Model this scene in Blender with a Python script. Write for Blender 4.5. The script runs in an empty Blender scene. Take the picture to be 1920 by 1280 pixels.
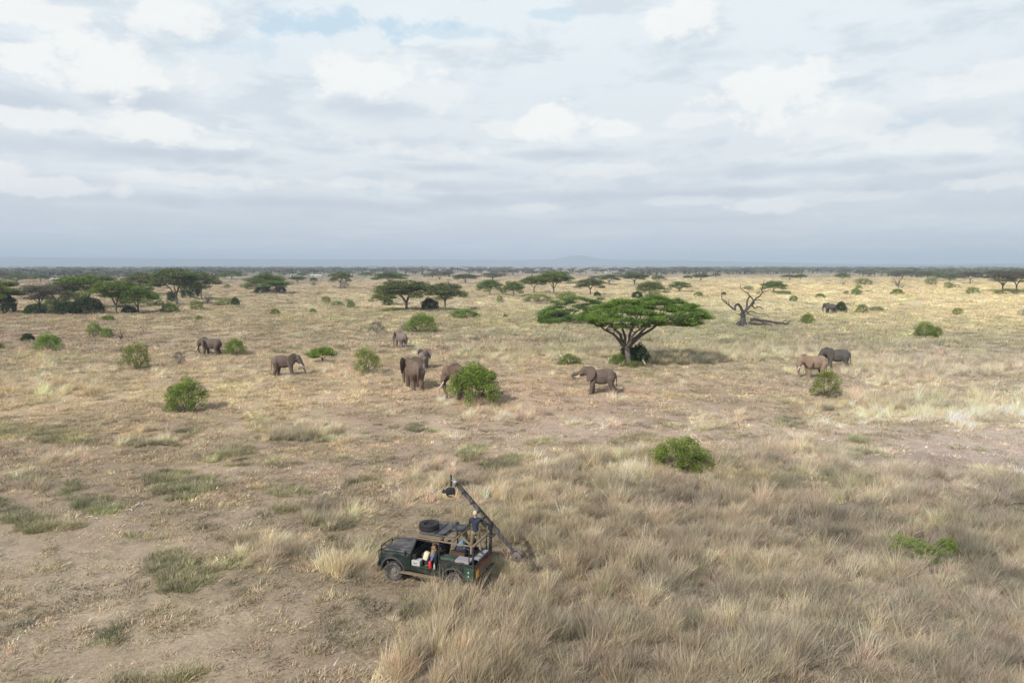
import bpy, bmesh, math, random
import numpy as np
from mathutils import Vector, Matrix, Euler
sc = bpy.context.scene
COL = sc.collection
R = math.radians
rnd = random.Random(11)
rng = np.random.default_rng(5)

# ------------------------------------------------------------------ camera, sky, sun, exposure
CAMH, FPX = 13.0, 1280.0
PITCH = math.atan(143 / 1280)
cam_d = bpy.data.cameras.new('camera'); cam = bpy.data.objects.new('camera', cam_d); COL.objects.link(cam)
cam_d.lens = 24; cam_d.sensor_width = 36; cam_d.clip_start = 0.1; cam_d.clip_end = 60000
cam.location = (0, 0, CAMH); cam.rotation_euler = (math.pi / 2 - PITCH, 0, 0)
sc.camera = cam
sc.view_settings.view_transform = 'Standard'; sc.view_settings.look = 'None'
sc.view_settings.exposure = 0.0; sc.view_settings.gamma = 1.0; sc.view_settings.use_curve_mapping = False
sc.render.engine = 'CYCLES'
sc.cycles.use_denoising = True
sc.cycles.max_bounces = 4; sc.cycles.diffuse_bounces = 2; sc.cycles.glossy_bounces = 2
sc.cycles.transmission_bounces = 3; sc.cycles.volume_bounces = 1; sc.cycles.transparent_max_bounces = 4
sc.cycles.caustics_reflective = False; sc.cycles.caustics_refractive = False
sc.cycles.filter_width = 1.5

SUN_EL, SUN_AZ = 40.0, 218.0          # azimuth of the sun, degrees clockwise from +Y (behind and left of the camera)
sd = bpy.data.lights.new('sun', 'SUN'); sun = bpy.data.objects.new('sun', sd); COL.objects.link(sun)
sd.energy = 5.0; sd.angle = R(1.5); sd.color = (1.0, 0.955, 0.89)
sdir = Vector((math.sin(R(SUN_AZ)) * math.cos(R(SUN_EL)), math.cos(R(SUN_AZ)) * math.cos(R(SUN_EL)), math.sin(R(SUN_EL))))
sun.rotation_euler = (-sdir).to_track_quat('-Z', 'Y').to_euler()

class NT:
    """small helper round a node tree"""
    def __init__(s, tree): s.t = tree; s.n = tree.nodes; s.l = tree.links
    def new(s, typ, **kw):
        n = s.n.new(typ)
        for k, v in kw.items(): setattr(n, k, v)
        return n
    def put(s, sock, v):
        if isinstance(v, bpy.types.NodeSocket): s.l.new(v, sock)
        elif v is not None: sock.default_value = v
    def m(s, op, a, b=None, c=None, clamp=False):
        n = s.new('ShaderNodeMath', operation=op); n.use_clamp = clamp
        for i, v in enumerate((a, b, c)):
            if v is not None: s.put(n.inputs[i], v)
        return n.outputs[0]
    def mix(s, f, a, b, typ='MIX'):
        n = s.new('ShaderNodeMix', data_type='RGBA', blend_type=typ); n.clamp_factor = True
        s.put(n.inputs[0], f)
        for i, v in ((6, a), (7, b)):
            if isinstance(v, tuple) and len(v) == 3: v = (*v, 1)
            s.put(n.inputs[i], v)
        return n.outputs[2]
    def ss(s, v, lo, hi, a=0.0, b=1.0):
        n = s.new('ShaderNodeMapRange', interpolation_type='SMOOTHSTEP')
        s.put(n.inputs[0], v); s.put(n.inputs[1], lo); s.put(n.inputs[2], hi); s.put(n.inputs[3], a); s.put(n.inputs[4], b)
        return n.outputs[0]
    def noise(s, vec, scale, detail=4, rough=.55, dist=0.0, out=0):
        n = s.new('ShaderNodeTexNoise'); s.put(n.inputs['Vector'], vec)
        n.inputs['Scale'].default_value = scale; n.inputs['Detail'].default_value = detail
        n.inputs['Roughness'].default_value = rough; n.inputs['Distortion'].default_value = dist
        return n.outputs[out]
    def xyz(s, x, y, z=0.0):
        n = s.new('ShaderNodeCombineXYZ')
        for i, v in enumerate((x, y, z)): s.put(n.inputs[i], v)
        return n.outputs[0]

def ray(px, py):
    a = (px - 960) / FPX; b = (640 - py) / FPX; c, s = math.cos(PITCH), math.sin(PITCH)
    return Vector((a, c + b * s, b * c - s))
def G(px, py, z=0.0):                    # ground point under a picture point
    d = ray(px, py); t = (z - CAMH) / d.z
    return Vector((d.x * t, d.y * t, z))
def mpp(py):                             # metres per (photo) pixel at the ground line py
    g = G(960, py); return (g.y * math.cos(PITCH) + CAMH * math.sin(PITCH)) / FPX
def PT(px, py, Y):                       # point at world depth Y
    d = ray(px, py); t = Y / d.y
    return Vector((d.x * t, Y, CAMH + d.z * t))

def srgb(r, g, b):
    f = lambda c: (c / 255 / 12.92) if c <= 10 else ((c / 255 + .055) / 1.055) ** 2.4
    return (f(r), f(g), f(b))

# ---- world: Nishita sky behind broken cloud
w = bpy.data.worlds.new('World'); sc.world = w; w.use_nodes = True
nt = NT(w.node_tree); nt.n.clear()
out = nt.new('ShaderNodeOutputWorld'); bg = nt.new('ShaderNodeBackground'); nt.l.new(bg.outputs[0], out.inputs[0])
sky = nt.new('ShaderNodeTexSky', sky_type='NISHITA'); sky.sun_disc = False
sky.sun_elevation = R(SUN_EL); sky.sun_rotation = R(SUN_AZ)
SKY_K = 0.10
tc = nt.new('ShaderNodeTexCoord').outputs['Generated']
sep = nt.new('ShaderNodeSeparateXYZ'); nt.l.new(tc, sep.inputs[0])
dx, dy, dz = sep.outputs
rxy = nt.m('SQRT', nt.m('ADD', nt.m('MULTIPLY', dx, dx), nt.m('MULTIPLY', dy, dy)))
el = nt.m('MULTIPLY', nt.m('ARCTAN2', dz, rxy), 57.2958)       # degrees
az = nt.m('MULTIPLY', nt.m('ARCTAN2', dx, dy), 57.2958)
zz = nt.m('ADD', nt.m('MAXIMUM', dz, 0.0), 0.085)
pc = nt.xyz(nt.m('DIVIDE', dx, zz), nt.m('DIVIDE', dy, zz), 0.0)      # cloud-deck coordinates
n1 = nt.noise(pc, 0.75, 6, .56, .3)
n2 = nt.noise(pc, 2.2, 5, .6)
n3 = nt.noise(nt.xyz(az, nt.m('MULTIPLY', el, 1.5), 3.0), 0.30, 7, .60)
n3b = nt.noise(nt.xyz(az, nt.m('MULTIPLY', el, 2.8), 9.0), 0.12, 6, .6, .3)
elc = nt.m('MAXIMUM', el, 0.0)
base = nt.mix(nt.ss(elc, 0.0, 8.5), srgb(202, 211, 222), srgb(229, 236, 241))
base = nt.mix(nt.ss(elc, 6.0, 19.0), base, srgb(235, 244, 249))
# mottled veil
base = nt.mix(nt.m('MULTIPLY', nt.ss(n1, .46, .66), nt.ss(elc, 2, 9, .25, .8)), base, srgb(242, 249, 251))
base = nt.mix(nt.m('MULTIPLY', nt.ss(n3b, .52, .36), nt.ss(elc, 1, 6, .2, .45)), base, srgb(196, 208, 222))
# thin blue gaps high up
def ell(lst, amp, nz, soft=.45, grow_=1.0):
    """largest of several soft elliptical cloud masses given by direction (photo x, y, half width, half height)"""
    acc = None
    for (px, py, rx, ry, wt) in lst:
        rx *= grow_; ry *= grow_; d = ray(px, py); a0 = math.degrees(math.atan2(d.x, d.y)); e0 = math.degrees(math.atan2(d.z, math.hypot(d.x, d.y)))
        k = math.degrees(1 / FPX)
        ea = nt.m('DIVIDE', nt.m('SUBTRACT', az, a0), rx * k); ee = nt.m('DIVIDE', nt.m('SUBTRACT', el, e0), ry * k)
        q = nt.m('SUBTRACT', 1.0, nt.m('SQRT', nt.m('ADD', nt.m('MULTIPLY', ea, ea), nt.m('MULTIPLY', ee, ee))))
        q = nt.m('ADD', q, nt.m('MULTIPLY', nt.m('SUBTRACT', nz, .5), amp))
        q = nt.ss(q, 0.0, soft, 0.0, wt)
        acc = q if acc is None else nt.m('MAXIMUM', acc, q)
    return acc
blue = ell([(640, 45, 190, 28, .8), (420, 85, 110, 18, .35), (830, 62, 130, 14, .5), (1040, 25, 60, 12, .5), (1680, 230, 60, 20, .3), (30, 110, 80, 30, .2)], 4.0, n3, .7)
base = nt.mix(blue, base, srgb(196, 222, 240))
dark = ell([(290, 195, 110, 26, .75), (40, 190, 90, 26, .7), (700, 205, 110, 24, .6), (270, 285, 190, 24, .8), (60, 265, 110, 18, .35),
            (1080, 290, 130, 12, .7), (1500, 318, 260, 16, .75), (1250, 366, 480, 15, .75), (560, 382, 300, 14, .65), (850, 315, 110, 9, .6),
            (620, 283, 60, 7, .5), (1320, 105, 80, 12, .35), (1780, 215, 130, 24, .45), (1850, 330, 200, 14, .6), (880, 350, 160, 13, .6),
            (150, 365, 240, 10, .4), (1300, 412, 260, 8, .45), (430, 205, 60, 16, .4)], 3.4, n3b, 1.0, 1.25)
base = nt.mix(nt.m('MULTIPLY', dark, .70), base, srgb(184, 196, 213))
white = ell([(175, 118, 100, 40, .95), (320, 25, 60, 34, .8), (30, 20, 80, 24, .8), (330, 150, 90, 22, .35), (700, 145, 95, 34, .9), (760, 175, 120, 22, .4),
             (290, 242, 80, 24, .9), (110, 225, 90, 18, .75), (415, 270, 45, 10, .6), (1045, 228, 75, 32, 1.0), (1150, 240, 50, 14, .8), (1275, 30, 62, 34, .85), (1460, 180, 110, 40, .9), (1570, 225, 90, 34, .55), (1310, 222, 60, 14, .45),
             (800, 285, 90, 14, .4), (120, 352, 80, 14, .6), (350, 335, 120, 11, .5), (1430, 385, 70, 12, .5), (1590, 368, 90, 9, .3),
             (1330, 375, 90, 8, .3), (1760, 260, 90, 22, .55), (1850, 150, 80, 22, .5), (1870, 340, 60, 11, .5), (950, 240, 50, 16, .5), (900, 90, 60, 14, .3),
             (0, 320, 40, 20, .6), (670, 345, 90, 10, .45), (1130, 320, 90, 10, .4), (1000, 390, 60, 8, .35)], 2.8, n3, .50, 1.28)
base = nt.mix(white, base, srgb(253, 254, 252))
nish = nt.new('ShaderNodeVectorMath', operation='SCALE'); nt.l.new(sky.outputs[0], nish.inputs[0]); nish.inputs['Scale'].default_value = SKY_K
# overhead (out of the picture) the cover is thinner and the deeper sky shows through
cover = nt.m('ADD', nt.ss(el, 24, 44, .985, .22), nt.m('MULTIPLY', nt.m('SUBTRACT', n1, .5), .0))
skyc = nt.mix(cover, nish.outputs[0], base)
nt.l.new(skyc, bg.inputs[0]); bg.inputs[1].default_value = 1.0

# ------------------------------------------------------------------ numpy noise
def vnoise(x, y, seed=0):
    xi = np.floor(x).astype(np.int64); yi = np.floor(y).astype(np.int64); fx = x - xi; fy = y - yi
    fx = fx * fx * (3 - 2 * fx); fy = fy * fy * (3 - 2 * fy)
    def h(a, b):
        v = (a * 374761393 + b * 668265263 + seed * 974634777) & 0xFFFFFFFF
        v = ((v ^ (v >> 13)) * 1274126177) & 0xFFFFFFFF
        return ((v ^ (v >> 16)) & 0xFFFF) / 65535.0
    a = h(xi, yi); b = h(xi + 1, yi); c = h(xi, yi + 1); d = h(xi + 1, yi + 1)
    return (a * (1 - fx) + b * fx) * (1 - fy) + (c * (1 - fx) + d * fx) * fy
def fbm(x, y, seed=0, o=4):
    s = 0; a = .5; t = 0
    for i in range(o):
        s = s + a * vnoise(x * 2 ** i, y * 2 ** i, seed + i); t += a; a *= .55
    return s / t
def sstep(v, lo, hi):
    t = np.clip((v - lo) / (hi - lo), 0, 1); return t * t * (3 - 2 * t)

def proj(X, Y):
    c, s = math.cos(PITCH), math.sin(PITCH)
    dep = np.maximum(Y * c + CAMH * s, 1.0); up = Y * s - CAMH * c
    return 960 + FPX * X / dep, 640 - FPX * up / dep

# ------------------------------------------------------------------ ground colour with painted cloud shade, and what grows where (read from the photograph, laid on the ground)
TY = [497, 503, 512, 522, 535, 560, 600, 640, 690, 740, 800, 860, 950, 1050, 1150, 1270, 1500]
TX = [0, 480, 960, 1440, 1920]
TC = [[(105,112,105)]*5,  # near rows: duller grass and earth, also darkened by painted cloud shade
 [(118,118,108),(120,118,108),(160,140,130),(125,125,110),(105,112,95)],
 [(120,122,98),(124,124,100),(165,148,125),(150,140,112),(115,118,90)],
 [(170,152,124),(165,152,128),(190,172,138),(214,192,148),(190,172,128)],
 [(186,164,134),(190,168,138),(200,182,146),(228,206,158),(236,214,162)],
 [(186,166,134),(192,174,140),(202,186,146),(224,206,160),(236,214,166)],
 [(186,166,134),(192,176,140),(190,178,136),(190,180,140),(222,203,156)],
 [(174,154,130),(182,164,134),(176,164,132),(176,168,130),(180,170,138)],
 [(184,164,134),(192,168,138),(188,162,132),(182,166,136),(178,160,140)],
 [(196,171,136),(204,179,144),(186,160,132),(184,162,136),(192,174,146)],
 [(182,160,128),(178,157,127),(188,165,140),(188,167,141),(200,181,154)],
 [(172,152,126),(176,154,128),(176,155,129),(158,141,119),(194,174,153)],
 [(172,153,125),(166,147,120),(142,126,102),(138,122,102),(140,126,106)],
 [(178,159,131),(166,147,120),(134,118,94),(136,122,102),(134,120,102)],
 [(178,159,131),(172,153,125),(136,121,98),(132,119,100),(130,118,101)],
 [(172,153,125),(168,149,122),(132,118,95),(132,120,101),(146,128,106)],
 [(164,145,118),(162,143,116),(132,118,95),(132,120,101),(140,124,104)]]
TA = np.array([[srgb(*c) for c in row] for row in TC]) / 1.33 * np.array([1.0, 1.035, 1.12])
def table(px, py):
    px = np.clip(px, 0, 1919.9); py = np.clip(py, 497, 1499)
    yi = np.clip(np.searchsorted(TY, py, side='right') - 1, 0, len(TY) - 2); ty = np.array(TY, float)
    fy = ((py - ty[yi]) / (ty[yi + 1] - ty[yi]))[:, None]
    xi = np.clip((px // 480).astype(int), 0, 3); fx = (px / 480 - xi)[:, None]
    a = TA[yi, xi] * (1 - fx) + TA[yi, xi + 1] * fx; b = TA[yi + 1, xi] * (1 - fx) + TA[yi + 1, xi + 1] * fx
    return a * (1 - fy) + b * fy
TALL = [(800,905,110,34,.8),(960,960,90,90,.9),(700,1075,110,36,.9),(470,1045,120,44,.85),(612,965,62,26,.9),(690,950,50,22,.6),(740,1160,60,36,.9),
 (30,905,60,34,.9),(100,862,70,14,.7),(545,822,100,22,.95),(490,785,40,22,.6),(600,800,50,16,.6),(255,822,60,18,.6),(415,848,50,18,.6),
 (1760,768,230,36,1),(1500,845,120,26,.8),(1180,740,60,16,.6),(1215,745,60,12,.5),(940,772,110,18,.8),(700,770,60,12,.4),
 (110,728,150,22,.9),(250,700,110,14,.5),(620,690,80,14,.9),(720,700,60,14,.5),(990,660,200,26,.7),(1130,640,260,26,.8),(1300,668,200,20,.9),(1500,650,300,26,.9),(1750,690,260,28,.9),
 (300,660,60,8,.5),(80,670,120,12,.6),(620,648,130,10,.5),(900,640,140,12,.6),(1650,720,120,14,.6),(1120,790,60,12,.5),(1330,800,60,10,.6),(230,600,300,20,.4),(660,600,400,20,.45),
 (1600,610,300,22,.6),(1350,600,200,20,.6),(1100,600,200,20,.5),(560,800,50,18,.6),(1600,795,120,8,.7),(1400,785,50,8,.5),(100,760,100,10,.3),(850,820,50,12,.5)]
HERB = [(350,902,62,20,1),(395,900,40,12,.8),(190,935,40,18,1),(40,960,42,16,.9),(75,975,40,12,.7),(25,900,50,26,.6),(130,910,40,14,.5),(940,866,48,12,1),(865,850,22,12,1),(1010,830,40,10,.8),
 (560,822,70,16,.7),(415,848,45,14,.7),(265,826,55,14,.6),(335,806,22,8,.6),(60,815,120,12,.5),(1605,822,40,10,1),(1560,845,60,14,.7),(1720,1050,110,30,.7),
 (300,1078,70,24,.7),(420,1060,60,20,.5),(620,970,50,20,.7),(530,915,60,12,.4),(745,1145,34,20,1),(190,1175,60,14,.5),(210,1155,18,8,.7),(620,1200,40,10,.4),(60,1268,60,12,.9),(540,955,40,10,.4),
 (1470,790,40,10,.5),(1190,825,60,10,.5),(775,800,30,8,.6),(690,905,40,12,.4),(320,1245,60,14,.5),(1200,700,30,8,.5),(490,790,40,14,.6),(130,830,40,8,.6),(500,865,60,10,.3),(690,1030,90,12,.4),(240,1010,80,10,.2)]
BARE = [(620,800,230,32,1),(1000,808,320,34,.9),(1120,770,180,22,.6),(1790,842,230,38,1),(1500,800,180,26,.8),(1420,770,140,16,.5),(180,960,260,30,.8),(140,1020,280,80,1),(80,1200,200,90,.8),(330,960,200,30,.6),(500,880,260,20,.6),(380,1180,260,34,.7),(560,1120,120,30,.6),(80,1120,160,40,.5),
 (1850,1240,110,34,1),(350,770,90,10,.5),(640,1000,100,16,.4),(500,1240,160,30,.6),(880,700,80,14,.2),(1620,860,60,14,.7)]
def ellf(lst, px, py, nz, amp=.7):
    acc = np.zeros_like(px)
    for cx, cy, rx, ry, wt in lst:
        e = 1 - np.sqrt(((px - cx) / rx) ** 2 + ((py - cy) / ry) ** 2) + (nz - .5) * amp * 2
        acc = np.maximum(acc, wt * sstep(e, -.05, .4))
    return acc
def fields(X, Y):
    px, py = proj(X, Y)
    f = FPX / np.maximum(Y, 8)
    w1 = fbm(X / 6, Y / 6, 3) - .5; w2 = fbm(X / 6 + 50, Y / 6, 8) - .5
    sq = np.clip(CAMH / np.maximum(Y, 8), 0, 1)
    qx = px + w1 * 5 * f; qy = py + w2 * 5 * f * sq
    nz = fbm(X / 2.2, Y / 2.2, 21); nb = fbm(X / 14, Y / 14, 31)
    xl = np.interp(qy, [820, 835, 855, 880, 900, 960, 1040, 1090, 1120, 1180, 1290], [1260, 1180, 1040, 930, 860, 860, 930, 800, 735, 725, 680])
    yt = np.interp(qx, [960, 1040, 1100, 1230, 1350, 1500, 1600, 1660, 1750, 1920], [880, 858, 845, 834, 845, 852, 862, 884, 876, 888])
    big = sstep(qx - xl, -25, 45) * sstep(qy - yt, -8, 14)
    tall = np.maximum(big * (.72 + .28 * sstep(nz, .3, .6)), ellf(TALL, qx, qy, nz))
    mid = sstep(-np.abs(py - 690), -75, -20) * sstep(nz, .5, .75) * .55
    mid = np.maximum(mid, .6 * sstep(-py, -640, -600) * sstep(nz, .35, .7))
    herb = ellf(HERB, qx, qy, nz) ; herb = np.maximum(herb, big * sstep(nb, .6, .8) * .5)
    herb = np.maximum(herb, .22 * sstep(fbm(X / 3 + 9, Y / 3, 77), .62, .8) * (py > 780) * (1 - big))
    bare = ellf(BARE, qx, qy, nz) * (1 - .9 * np.clip(tall + herb, 0, 1))
    bare = np.maximum(bare, 0.0)
    tall = np.maximum(tall, mid * (1 - bare))
    return px, py, np.clip(tall, 0, 1), np.clip(herb, 0, 1), np.clip(bare, 0, 1), nz, nb
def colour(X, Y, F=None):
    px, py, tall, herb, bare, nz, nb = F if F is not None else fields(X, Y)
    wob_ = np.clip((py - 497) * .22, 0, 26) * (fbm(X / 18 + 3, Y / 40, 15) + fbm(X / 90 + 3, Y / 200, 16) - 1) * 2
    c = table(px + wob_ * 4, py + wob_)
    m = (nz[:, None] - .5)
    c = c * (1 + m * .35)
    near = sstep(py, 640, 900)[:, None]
    soil_and_shade = c * np.array([1.0, .995, 1.03]) * (1 + .06 * near)
    c = c * (1 - bare[:, None]) + soil_and_shade * bare[:, None]
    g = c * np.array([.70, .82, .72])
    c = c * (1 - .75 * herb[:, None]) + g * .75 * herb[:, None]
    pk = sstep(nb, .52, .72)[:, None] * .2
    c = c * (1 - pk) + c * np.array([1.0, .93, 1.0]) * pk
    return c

# ------------------------------------------------------------------ mesh helpers
def mesh(name, v, f, mat=None, smooth=False, mats=None):
    me = bpy.data.meshes.new(name)
    v = np.asarray(v, np.float32)
    if isinstance(f, np.ndarray) and f.ndim == 2:
        k = f.shape[1]; me.vertices.add(len(v)); me.vertices.foreach_set('co', v.ravel())
        me.loops.add(f.size); me.loops.foreach_set('vertex_index', f.ravel().astype(np.int32))
        me.polygons.add(len(f)); me.polygons.foreach_set('loop_start', np.arange(0, f.size, k, dtype=np.int32))
        me.update(calc_edges=True)
    else:
        me.from_pydata([tuple(map(float, p)) for p in v], [], [tuple(q) for q in f]); me.update()
    if mat: me.materials.append(mat)
    if smooth: me.polygons.foreach_set('use_smooth', [True] * len(me.polygons))
    return me
def obj(name, me, parent=None, loc=None, link=True):
    o = bpy.data.objects.new(name, me)
    if link: COL.objects.link(o)
    if parent: o.parent = parent
    if loc is not None: o.location = loc
    return o
def tag(o, label=None, cat=None, group=None, kind=None):
    if label: o['label'] = label
    if cat: o['category'] = cat
    if group: o['group'] = group
    if kind: o['kind'] = kind
    return o
def thing(name, label, cat, loc=(0, 0, 0), rz=0.0, group=None, scale=None):
    o = bpy.data.objects.new(name, None); COL.objects.link(o); o.empty_display_size = .3
    o.location = loc; o.rotation_euler = (0, 0, rz)
    if scale is not None: o.scale = scale
    return tag(o, label, cat, group)

class MB:
    """collects shapes into one mesh"""
    def __init__(s): s.v = []; s.f = []
    def add(s, v, f):
        n = len(s.v); s.v.extend([tuple(p) for p in v]); s.f.extend([tuple(i + n for i in q) for q in f]); return s
    def box(s, c, size, rot=None, bev=0.0):
        hx, hy, hz = (q / 2 for q in size)
        if bev <= 0:
            v = [Vector((x, y, z)) for x in (-hx, hx) for y in (-hy, hy) for z in (-hz, hz)]
            f = [(0, 1, 3, 2), (4, 6, 7, 5), (0, 4, 5, 1), (2, 3, 7, 6), (0, 2, 6, 4), (1, 5, 7, 3)]
        else:
            bm = bmesh.new(); bmesh.ops.create_cube(bm, size=1)
            bmesh.ops.scale(bm, vec=(size[0], size[1], size[2]), verts=bm.verts)
            bmesh.ops.bevel(bm, geom=bm.edges[:], offset=bev, segments=2, affect='EDGES', profile=.5)
            bm.verts.index_update(); v = [q.co.copy() for q in bm.verts]; f = [[q.index for q in p.verts] for p in bm.faces]; bm.free()
        if rot is not None: M = Euler(rot).to_matrix(); v = [M @ q for q in v]
        return s.add([q + Vector(c) for q in v], f)
    def tube(s, pts, r, n=8, caps=True):
        pts = [Vector(p) for p in pts]; k = len(pts)
        rr = r if isinstance(r, (list, tuple)) else [r] * k
        base = len(s.v); t0 = (pts[1] - pts[0]).normalized()
        u = t0.cross(Vector((0, 0, 1)));
        if u.length < .05: u = t0.cross(Vector((1, 0, 0)))
        u.normalize(); ring = []
        for i, p in enumerate(pts):
            t = (pts[min(i + 1, k - 1)] - pts[max(i - 1, 0)]).normalized()
            u = (u - t * u.dot(t)).normalized(); w = t.cross(u)
            for j in range(n):
                a = 2 * math.pi * j / n; s.v.append(tuple(p + (u * math.cos(a) + w * math.sin(a)) * rr[i]))
        for i in range(k - 1):
            for j in range(n):
                a = base + i * n + j; b = base + i * n + (j + 1) % n; s.f.append((a, b, b + n, a + n))
        if caps:
            s.f.append(tuple(base + j for j in range(n))[::-1]); s.f.append(tuple(base + (k - 1) * n + j for j in range(n)))
        return s
    def lathe(s, prof, c=(0, 0, 0), axis='z', n=20, closed=False, sc_=1.0):
        base = len(s.v); k = len(prof); c = Vector(c)
        for (r, h) in prof:
            for j in range(n):
                a = 2 * math.pi * j / n; x, y = r * math.cos(a), r * math.sin(a)
                q = {'z': (x, y, h), 'y': (x, h, y), 'x': (h, x, y)}[axis]; s.v.append(tuple(c + Vector(q) * sc_))
        m = k if closed else k - 1
        for i in range(m):
            for j in range(n):
                a = base + i * n + j; b = base + i * n + (j + 1) % n; a2 = base + ((i + 1) % k) * n + j; b2 = base + ((i + 1) % k) * n + (j + 1) % n
                s.f.append((a, b, b2, a2))
        if not closed:
            s.f.append(tuple(base + j for j in range(n))[::-1]); s.f.append(tuple(base + (k - 1) * n + j for j in range(n)))
        return s
    def prism(s, poly, y0, y1):               # polygon in x,z pushed along y
        n = len(poly); v = [(x, y0, z) for x, z in poly] + [(x, y1, z) for x, z in poly]
        f = [tuple(range(n)), tuple(range(2 * n - 1, n - 1, -1))] + [(i, i + n, (i + 1) % n + n, (i + 1) % n) for i in range(n)]
        return s.add(v, f)
    def build(s, name, mat, parent=None, smooth=False, loc=None):
        me = bpy.data.meshes.new(name); me.from_pydata(s.v, [], s.f); me.update()
        bm = bmesh.new(); bm.from_mesh(me); bmesh.ops.recalc_face_normals(bm, faces=bm.faces); bm.to_mesh(me); bm.free()
        me.materials.append(mat)
        if smooth:
            me.polygons.foreach_set('use_smooth', [True] * len(me.polygons))
            try: me.set_sharp_from_angle(angle=R(38))
            except Exception: pass
        return obj(name, me, parent, loc)

# ------------------------------------------------------------------ materials
def newmat(name):
    m = bpy.data.materials.new(name); m.use_nodes = True; t = NT(m.node_tree)
    return m, t, t.n['Principled BSDF']
def paint(name, col, rough=.6, metal=0.0, var=.25, scale=6.0, dust=None, bump=.0, coat=0.0):
    m, t, p = newmat(name); tc = t.new('ShaderNodeTexCoord').outputs['Object']
    n = t.noise(tc, scale, 5, .6); n2 = t.noise(tc, scale * 5, 3)
    c = t.mix(n, tuple(x * (1 - var) for x in col), tuple(min(1, x * (1 + var)) for x in col))
    if dust: c = t.mix(t.m('MULTIPLY', t.ss(n, .42, .62), dust[1]), c, dust[0])
    t.l.new(c, p.inputs['Base Color']); p.inputs['Metallic'].default_value = metal
    t.put(p.inputs['Roughness'], t.ss(n2, .3, .7, rough * .85, min(1, rough * 1.15)))
    if coat: p.inputs['Coat Weight'].default_value = coat
    if bump:
        b = t.new('ShaderNodeBump'); b.inputs['Strength'].default_value = bump; t.l.new(n2, b.inputs['Height']); t.l.new(b.outputs[0], p.inputs['Normal'])
    return m
def foliage_mat(name, a, b, c=None, scale=.5, trans=.35, cfac=.3):
    """leaves: two greens in clumps, a little per-leaf and per-plant variation, some light through them"""
    m, t, p = newmat(name); tc = t.new('ShaderNodeTexCoord').outputs['Object']
    g = t.new('ShaderNodeNewGeometry'); oi = t.new('ShaderNodeObjectInfo')
    n = t.noise(tc, scale, 4, .6)
    col = t.mix(t.ss(n, .36, .62), a, b)
    if c: col = t.mix(t.ss(t.noise(tc, scale * .7, 3, .5, 1.0), .62 - cfac * .3, .74), col, c)
    hs = t.new('ShaderNodeHueSaturation'); t.l.new(col, hs.inputs['Color'])
    t.put(hs.inputs['Value'], t.m('ADD', t.m('MULTIPLY', g.outputs['Random Per Island'], .6), t.m('ADD', .62, t.m('MULTIPLY', oi.outputs['Random'], .2))))
    t.put(hs.inputs['Hue'], t.m('ADD', .488, t.m('MULTIPLY', oi.outputs['Random'], .024)))
    p.inputs['Roughness'].default_value = .65; p.inputs['Specular IOR Level'].default_value = .25
    t.l.new(hs.outputs[0], p.inputs['Base Color'])
    tr = t.new('ShaderNodeBsdfTranslucent'); t.l.new(hs.outputs[0], tr.inputs[0]); mx = t.new('ShaderNodeMixShader'); mx.inputs[0].default_value = trans
    t.l.new(p.outputs[0], mx.inputs[1]); t.l.new(tr.outputs[0], mx.inputs[2]); t.l.new(mx.outputs[0], t.n['Material Output'].inputs[0])
    return m
M = {}
M['bark'] = paint('bark', (.17, .135, .11), .9, var=.35, scale=2.5, bump=.6)
M['barkm'] = paint('acacia_bark', (.115, .092, .076), .9, var=.35, scale=2.5, bump=.6)
M['barkd'] = paint('bark_dark', (.075, .06, .052), .9, var=.35, scale=2.5, bump=.6)
M['dead'] = paint('dead_wood', (.062, .052, .047), .9, var=.6, scale=1.5, bump=.6)
M['pale'] = paint('bleached_wood', (.50, .45, .38), .9, var=.25, scale=4, bump=.4)
M['bone'] = paint('bone', (.55, .53, .48), .7, var=.12, scale=6)
M['acG'] = foliage_mat('acacia_leaves', (.072, .118, .020), (.190, .255, .050), (.050, .070, .022))
M['acO'] = foliage_mat('acacia_leaves_olive', (.078, .105, .034), (.160, .195, .062), (.12, .105, .062))
M['acD'] = foliage_mat('acacia_leaves_grey', (.085, .092, .052), (.135, .125, .080), (.15, .122, .092), cfac=.8)
M['acM'] = foliage_mat('large_acacia_leaves', (.080, .145, .022), (.200, .290, .048), (.055, .075, .022), scale=.4)
M['buG'] = foliage_mat('bush_leaves', (.100, .165, .024), (.255, .350, .060), (.16, .150, .060), scale=1.2)
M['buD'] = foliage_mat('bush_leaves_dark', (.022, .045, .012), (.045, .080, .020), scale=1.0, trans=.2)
M['buO'] = foliage_mat('bush_leaves_olive', (.135, .170, .042), (.290, .345, .085), (.21, .17, .095), scale=1.2)
M['buX'] = foliage_mat('bush_leaves_grey', (.105, .11, .075), (.15, .145, .10), scale=1.2)
M['twig'] = foliage_mat('dry_twigs', (.14, .105, .085), (.19, .15, .12), scale=1.2, trans=.1)
HAZE_D = 2.3e-4

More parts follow.
